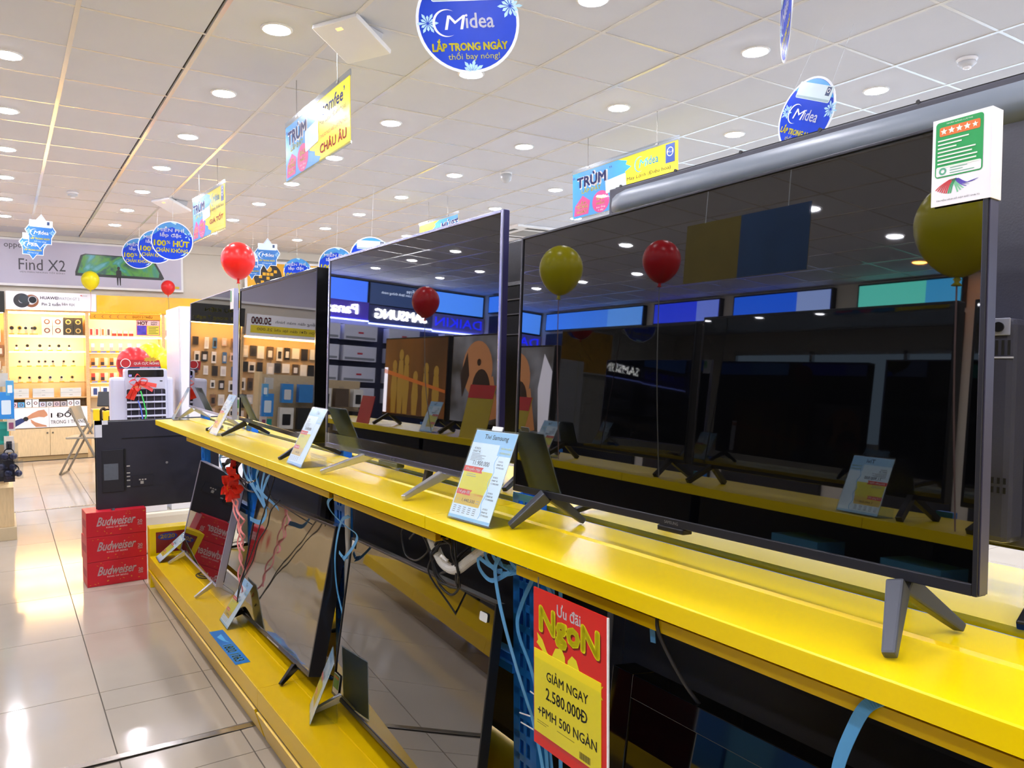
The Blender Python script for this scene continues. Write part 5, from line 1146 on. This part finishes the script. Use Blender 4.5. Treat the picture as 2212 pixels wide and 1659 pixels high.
for r, z in enumerate((1.22, 1.0, .78)):
    for k in range(8):
        x = -1.38 + k * .165
        c = ('#2f80c8', '#3088d0')[k % 2] if k > 5 and r == 0 else PCOL[(k * 5 + r) % 8]
        packet('packet on the low stand, row %s, place %s, mirrored in a television' % (ORD[r], ORD[k]), x, 7.22, z, random.uniform(.10, .14), random.uniform(.16, .2), c, 'packets on the low stand', random.choice((None, '#d8d8d8', '#202024')), .08)

# ------------------------------------------------------------------ across the aisle (only mirrored in the screens)
og = thing('shelving_unit', 'yellow shelving unit across the aisle, mirrored in the television screens', 'shelving', (0, 0, 0), 0)
for k in range(6):
    y = -.9 + k * 1.2
    B().along([(-.95, .97), (-.95, 1.0), (-.46, 1.0), (-.46, .965)], y + .001, y + 1.199).build('upper_shelf_panel', YEL, og)
    B().along([(-.95, .12), (-.95, .2), (-.42, .2), (-.42, .12)], y + .001, y + 1.199).build('lower_shelf_panel', YELD, og)
    B().box(-.97, -.94, y - .03, y + .03, 0, 1.02).build('slotted_upright', BLUE, og)
B().box(-.96, -.94, -.9, 6.3, .2, .97).build('rear_sheet', mat('#1a2236', .6, noise=.1), og)
def facing_tv(label, y, Wd, H, scr=None):
    t = thing('television', label, 'television', (-.62, y, 1.0), -90, 'televisions across the aisle')
    w = Wd / 2
    B().box(-w, w, 0, .04, .07, .07 + H).build('casing', BLK, t, bevel=.003)
    B().rect(-w + .01, w - .01, .085, .06 + H, -.001).build('screen', SCR if scr is None else scr, t)
    for sx in (-1, 1):
        l = B(); l.bar((sx * w * .8, .01, .08), (sx * w * .85, -.1, .006), .02, .02); l.bar((sx * w * .8, .01, .08), (sx * w * .85, .12, .006), .02, .02); l.build('leg', BLK, t)
    return t
facing_tv('switched-off television across the aisle, beside the yellow balloon', 2.98, 1.02, .63)
facing_tv('switched-off television across the aisle, behind the camera side', 1.88, 1.10, .65)
facing_tv('switched-off television across the aisle, nearest the camera', .72, 1.12, .65)
def glow(a, b_, sc, ns, emit, pos=(.35, .65)):
    m = bpy.data.materials.new('m_picture'); m.use_nodes = True; nt = m.node_tree; p = nt.nodes['Principled BSDF']
    tc = nt.nodes.new('ShaderNodeTexCoord'); mp = nt.nodes.new('ShaderNodeMapping'); mp.inputs['Scale'].default_value = sc
    nz = nt.nodes.new('ShaderNodeTexNoise'); nz.inputs['Scale'].default_value = ns; cr = nt.nodes.new('ShaderNodeValToRGB')
    cr.color_ramp.elements[0].position, cr.color_ramp.elements[1].position = pos; cr.color_ramp.elements[0].color = lin(a); cr.color_ramp.elements[1].color = lin(b_)
    nt.links.new(tc.outputs['Object'], mp.inputs[0]); nt.links.new(mp.outputs[0], nz.inputs[0]); nt.links.new(nz.outputs[0], cr.inputs[0])
    nt.links.new(cr.outputs[0], p.inputs['Emission Color']); p.inputs['Emission Strength'].default_value = emit; p.inputs['Base Color'].default_value = (0, 0, 0, 1); p.inputs['Roughness'].default_value = .3
    return m
E_ = lambda h, s: mat(h, .4, emit=s)
ot = facing_tv('television across the aisle showing an orange picture of upright animals', 4.70, .86, .55, glow('#4a2a10', '#8e5216', (1, 1, .3), 3, 2.0))
b = B(Matrix.Translation((0, -.002, .07)))
for x, hh in ((-.30, .34), (-.17, .36), (-.03, .30), (.10, .42), (.18, .46), (.27, .38)):
    b.flat([(x - .03, .02), (x + .03, .02), (x + .045, hh * .5), (x + .03, hh * .85), (x - .03, hh * .85), (x - .045, hh * .5)]); b.disc(x, hh * .93, .032, n=14, rz=.04)
b.build('animal_shapes', E_('#8a6a24', 2), ot)
B(Matrix.Translation((0, -.003, .07))).rect(.37, .42, .02, .34).build('info_strip', E_('#dcd8e4', 4.5), ot)
B(Matrix.Translation((0, -.003, .07))).flat([(-.42, .18), (.42, .30), (.42, .33), (-.42, .20)]).build('orange_beam', E_('#a8561e', 2), ot)
dt = facing_tv('television across the aisle showing a brown dog', 3.88, .68, .55, glow('#3a342c', '#8a8890', (1, 1, 1), 4, 2.0))
b = B(Matrix.Translation((0, -.002, .07))); b.disc(.05, .34, .16, n=24, rz=.17); b.flat([(-.12, .30), (-.2, .06), (-.02, .02), (.12, .2)]); b.build('dog_head', E_('#a06a44', 2.2), dt)
b = B(Matrix.Translation((0, -.003, .07))); b.disc(.0, .20, .10, n=20, rz=.14); b.disc(.03, .38, .022, n=12); b.flat([(.16, .44), (.23, .30), (.20, .16), (.13, .3)]); b.build('dog_muzzle', E_('#2d1c12', 1), dt)
B(Matrix.Translation((0, -.003, .07))).flat([(-.33, .02), (-.33, .40), (-.24, .5), (-.20, .3), (-.24, .02)]).build('white_fur', E_('#b8b4c0', 3), dt)
t = thing('promotion_poster', 'red promotion poster across the aisle, mirrored in the silver legged television', 'poster', (-.50, 5.20, 1.001), -90)
B(Matrix.Rotation(math.radians(-12), 4, 'X')).box(-.10, .10, 0, .004, 0, .2).build('board', mat('#b8303a', .4), t)
t = thing('promotion_poster', 'yellow promotion poster across the aisle, mirrored beside the dog picture', 'poster', (-.50, 3.78, 1.001), -90)
B(Matrix.Rotation(math.radians(-12), 4, 'X')).box(-.13, .13, 0, .004, 0, .32).build('board', mat('#c8b018', .4), t); B(Matrix.Rotation(math.radians(-12), 4, 'X')).rect(-.13, .13, .24, .32, -.001).build('red_top', RED, t)
for k, y in enumerate((4.3, 3.45, 1.55)):
    price_stand('price stand across the aisle, %s one mirrored in the screens' % ORD[k], -.50, y, 1.0, -90, 22, 'Tivi', full=False)
for k, y in enumerate((2.05, 1.83, 1.61, 1.39, 1.17)):
    box_item('packing_box', 'blue packing box, %s on the low shelf across the aisle' % ORD[k], 'box', -.56, y, .2, .2, .16, .60 + .07 * (k % 2), ('#2a78d0', '#58a8e0')[k % 2], 'blue boxes on the low shelf across the aisle', az=-90)
balloon('yellow balloon over the shelf across the aisle, mirrored in the nearest screen', (-.4, 3.24, 1.98), .112, '#d8cc10', [(-.03, 0, -.5), (-.09, 0, -.975)], '#aa8888')
balloon('red balloon over the shelf across the aisle, mirrored in the nearest screen', (-.4, 2.49, 1.94), .082, '#d8202a', [(-.03, 0, -.5), (-.09, 0, -.935)], '#888888')
balloon('second red balloon over the shelf across the aisle, before the corner signs', (-.4, 4.21, 1.81), .085, '#c8202a', [(-.03, 0, -.5), (-.09, 0, -.805)], '#888888')
balloon('near yellow balloon across the aisle, mirrored at the energy label', (-.4, 1.22, 1.90), .125, '#d8cc10', [(-.03, 0, -.5), (-.09, 0, -.895)], '#a88a88')
t = thing('hanging_banner', 'rear face of a banner across the aisle, coloured darker as if unlit, mirrored in the nearest screen', 'hanging banner', (-1.5, 3.05, 2.46), -90)
B().box(-.45, .45, -.0015, .0015, -.36, 0).build('sheet', mat('#7a6a20', .6, noise=.1, ns=6), t)  # sheet and print colours darkened so the mirror image stays dim
B(Matrix.Translation((0, -.002, 0))).rect(-.45, .02, -.36, 0).build('blue_field', mat('#1e4470', .6, noise=.1), t)
b = B()
for x in (-.3, .3): b.tube([(x, 0, -.005), (x, 0, ZC - 2.463)], .0022, 5)
b.build('hanging_wire', STR, t)
# lit brand counters in the far corner and the lit panels along the side wall
FASC = mat('#20264e', .4, noise=.06, ns=4)
def lit_sign(label, x0, x1, z, word, col, emit, wcol='#ffffff'):
    t = thing('lit_sign', label, 'lit sign', ((x0 + x1) / 2, 12.62, z), 0, 'lit counter signs in the far corner'); w = (x1 - x0) / 2
    B().box(-w, w, 0, .12, -.16, .16).build('fascia', E_(col, emit * .05), t)  # board given a faint glow of its own for the hazy mirror image
    B(Matrix.Translation((0, -.004, 0))).text(word, 0, .02, h=.17, w=min(1.05, 2 * w - .1), bold=.008).build('lit_lettering', E_(wcol, emit), t)
    B().box(-w, w, -.02, 0, -.185, -.16).build('light_strip', E_('#8a9cff', 30), t)  # added blue glow to wash the wall, not a known lamp
    return t
lit_sign('dark blue counter sign with glowing white letters, mirrored, first by the pegboards', -4.1, -2.62, 2.55, 'Panasonic', '#4a3aa6', 26)
lit_sign('black counter sign with glowing white letters, mirrored, in the middle', -5.4, -4.11, 2.52, 'SAMSUNG', '#2a3058', 40)
lit_sign('violet counter sign with blue letters, mirrored, by the corner', -6.58, -5.41, 2.50, 'DAIKIN', '#8a88d8', 3, '#2a3ad8')
for k, (x0, x1, c) in enumerate(((-4.1, -2.62, '#3c68d8'), (-5.4, -4.11, '#2a3858'), (-6.58, -5.41, '#4a86e8'))):
    t = thing('light_box', 'lit picture panel above the %s counter sign in the far corner' % ORD[k], 'lit panel', ((x0 + x1) / 2, 12.66, 2.88), 0); w = (x1 - x0) / 2
    B().box(-w, w, 0, .08, -.20, .22).build('box', BLK, t); B().rect(-w + .02, w - .02, -.18, .2, -.002).build('lit_face', E_(c, 5), t)
    if k == 0: B(Matrix.Translation((0, -.004, 0))).disc(.3, 0, .16).build('pale_disc', E_('#b8c8f0', 4), t)
    if k == 1: B(Matrix.Translation((0, -.004, 0))).text('Wind-Free', -.3, .12, h=.07, w=.4).text('Làm lạnh thông minh', .1, .04, h=.06, w=.6).build('lettering', E_('#c8d4e8', 5), t)
for c, x in enumerate((-3.9, -3.2, -4.75, -5.9)):
    for r in range(4):
        t = box_item('air_conditioner', 'white wall air conditioner on the corner rack, column %s, row %s' % (ORD[c], ORD[r]), 'air conditioner', x, 12.45, 2.02 - r * .36, .62, .22, .26, '#e4e6f0', 'air conditioners in the far corner', 'line', '#c83040')
        B().box(-.28, .28, -.004, 0, .02, .06).build('outlet', GREYT, t)
t = thing('room_divider', 'dark room divider behind the corner air conditioners', 'divider', (-4.6, 12.68, 0)); B().box(-1.98, 1.98, 0, .05, 0, 2.3).build('board', mat('#2a2e48', .5, noise=.06), t)
for k, (y0, y1, c, c2) in enumerate(((9.35, 7.95, '#2038d8', '#6a80e0'), (7.7, 6.1, '#1a5ae0', '#8aa0d8'), (5.75, 4.5, '#58c8b8', '#3a98d0'), (4.3, 2.9, '#3a70d8', '#7aa0e8'), (12.4, 9.6, '#3a7ae8', '#5a9af0'))):
    t = thing('light_box', 'long glowing panel on the side wall, %s, mirrored in the nearest screen' % ('deep blue', 'bright blue', 'teal', 'mid blue', 'sky blue')[k], 'lit panel', (XL + .09, (y0 + y1) / 2, 2.92), -90); w = (y0 - y1) / 2
    B().box(-w, w, 0, .085, -.17, .17).build('box', BLK, t); B().rect(-w + .02, w - .02, -.15, .15, -.002).build('lit_face', E_(c, 4), t)
    B(Matrix.Translation((0, -.004, 0))).rect(-w + .02, -w * .35, -.15, .15).build('lit_patch', E_(c2, 3.6), t)
    t2 = thing('wall_display', 'dark display wall below the %s glowing panel' % ('deep blue', 'bright blue', 'teal', 'mid blue', 'sky blue')[k], 'display', (XL + .06, (y0 + y1) / 2, .0), -90); B().box(-w, w, 0, .05, .05, 2.7).build('board', mat('#16181e', .5, noise=.1), t2)
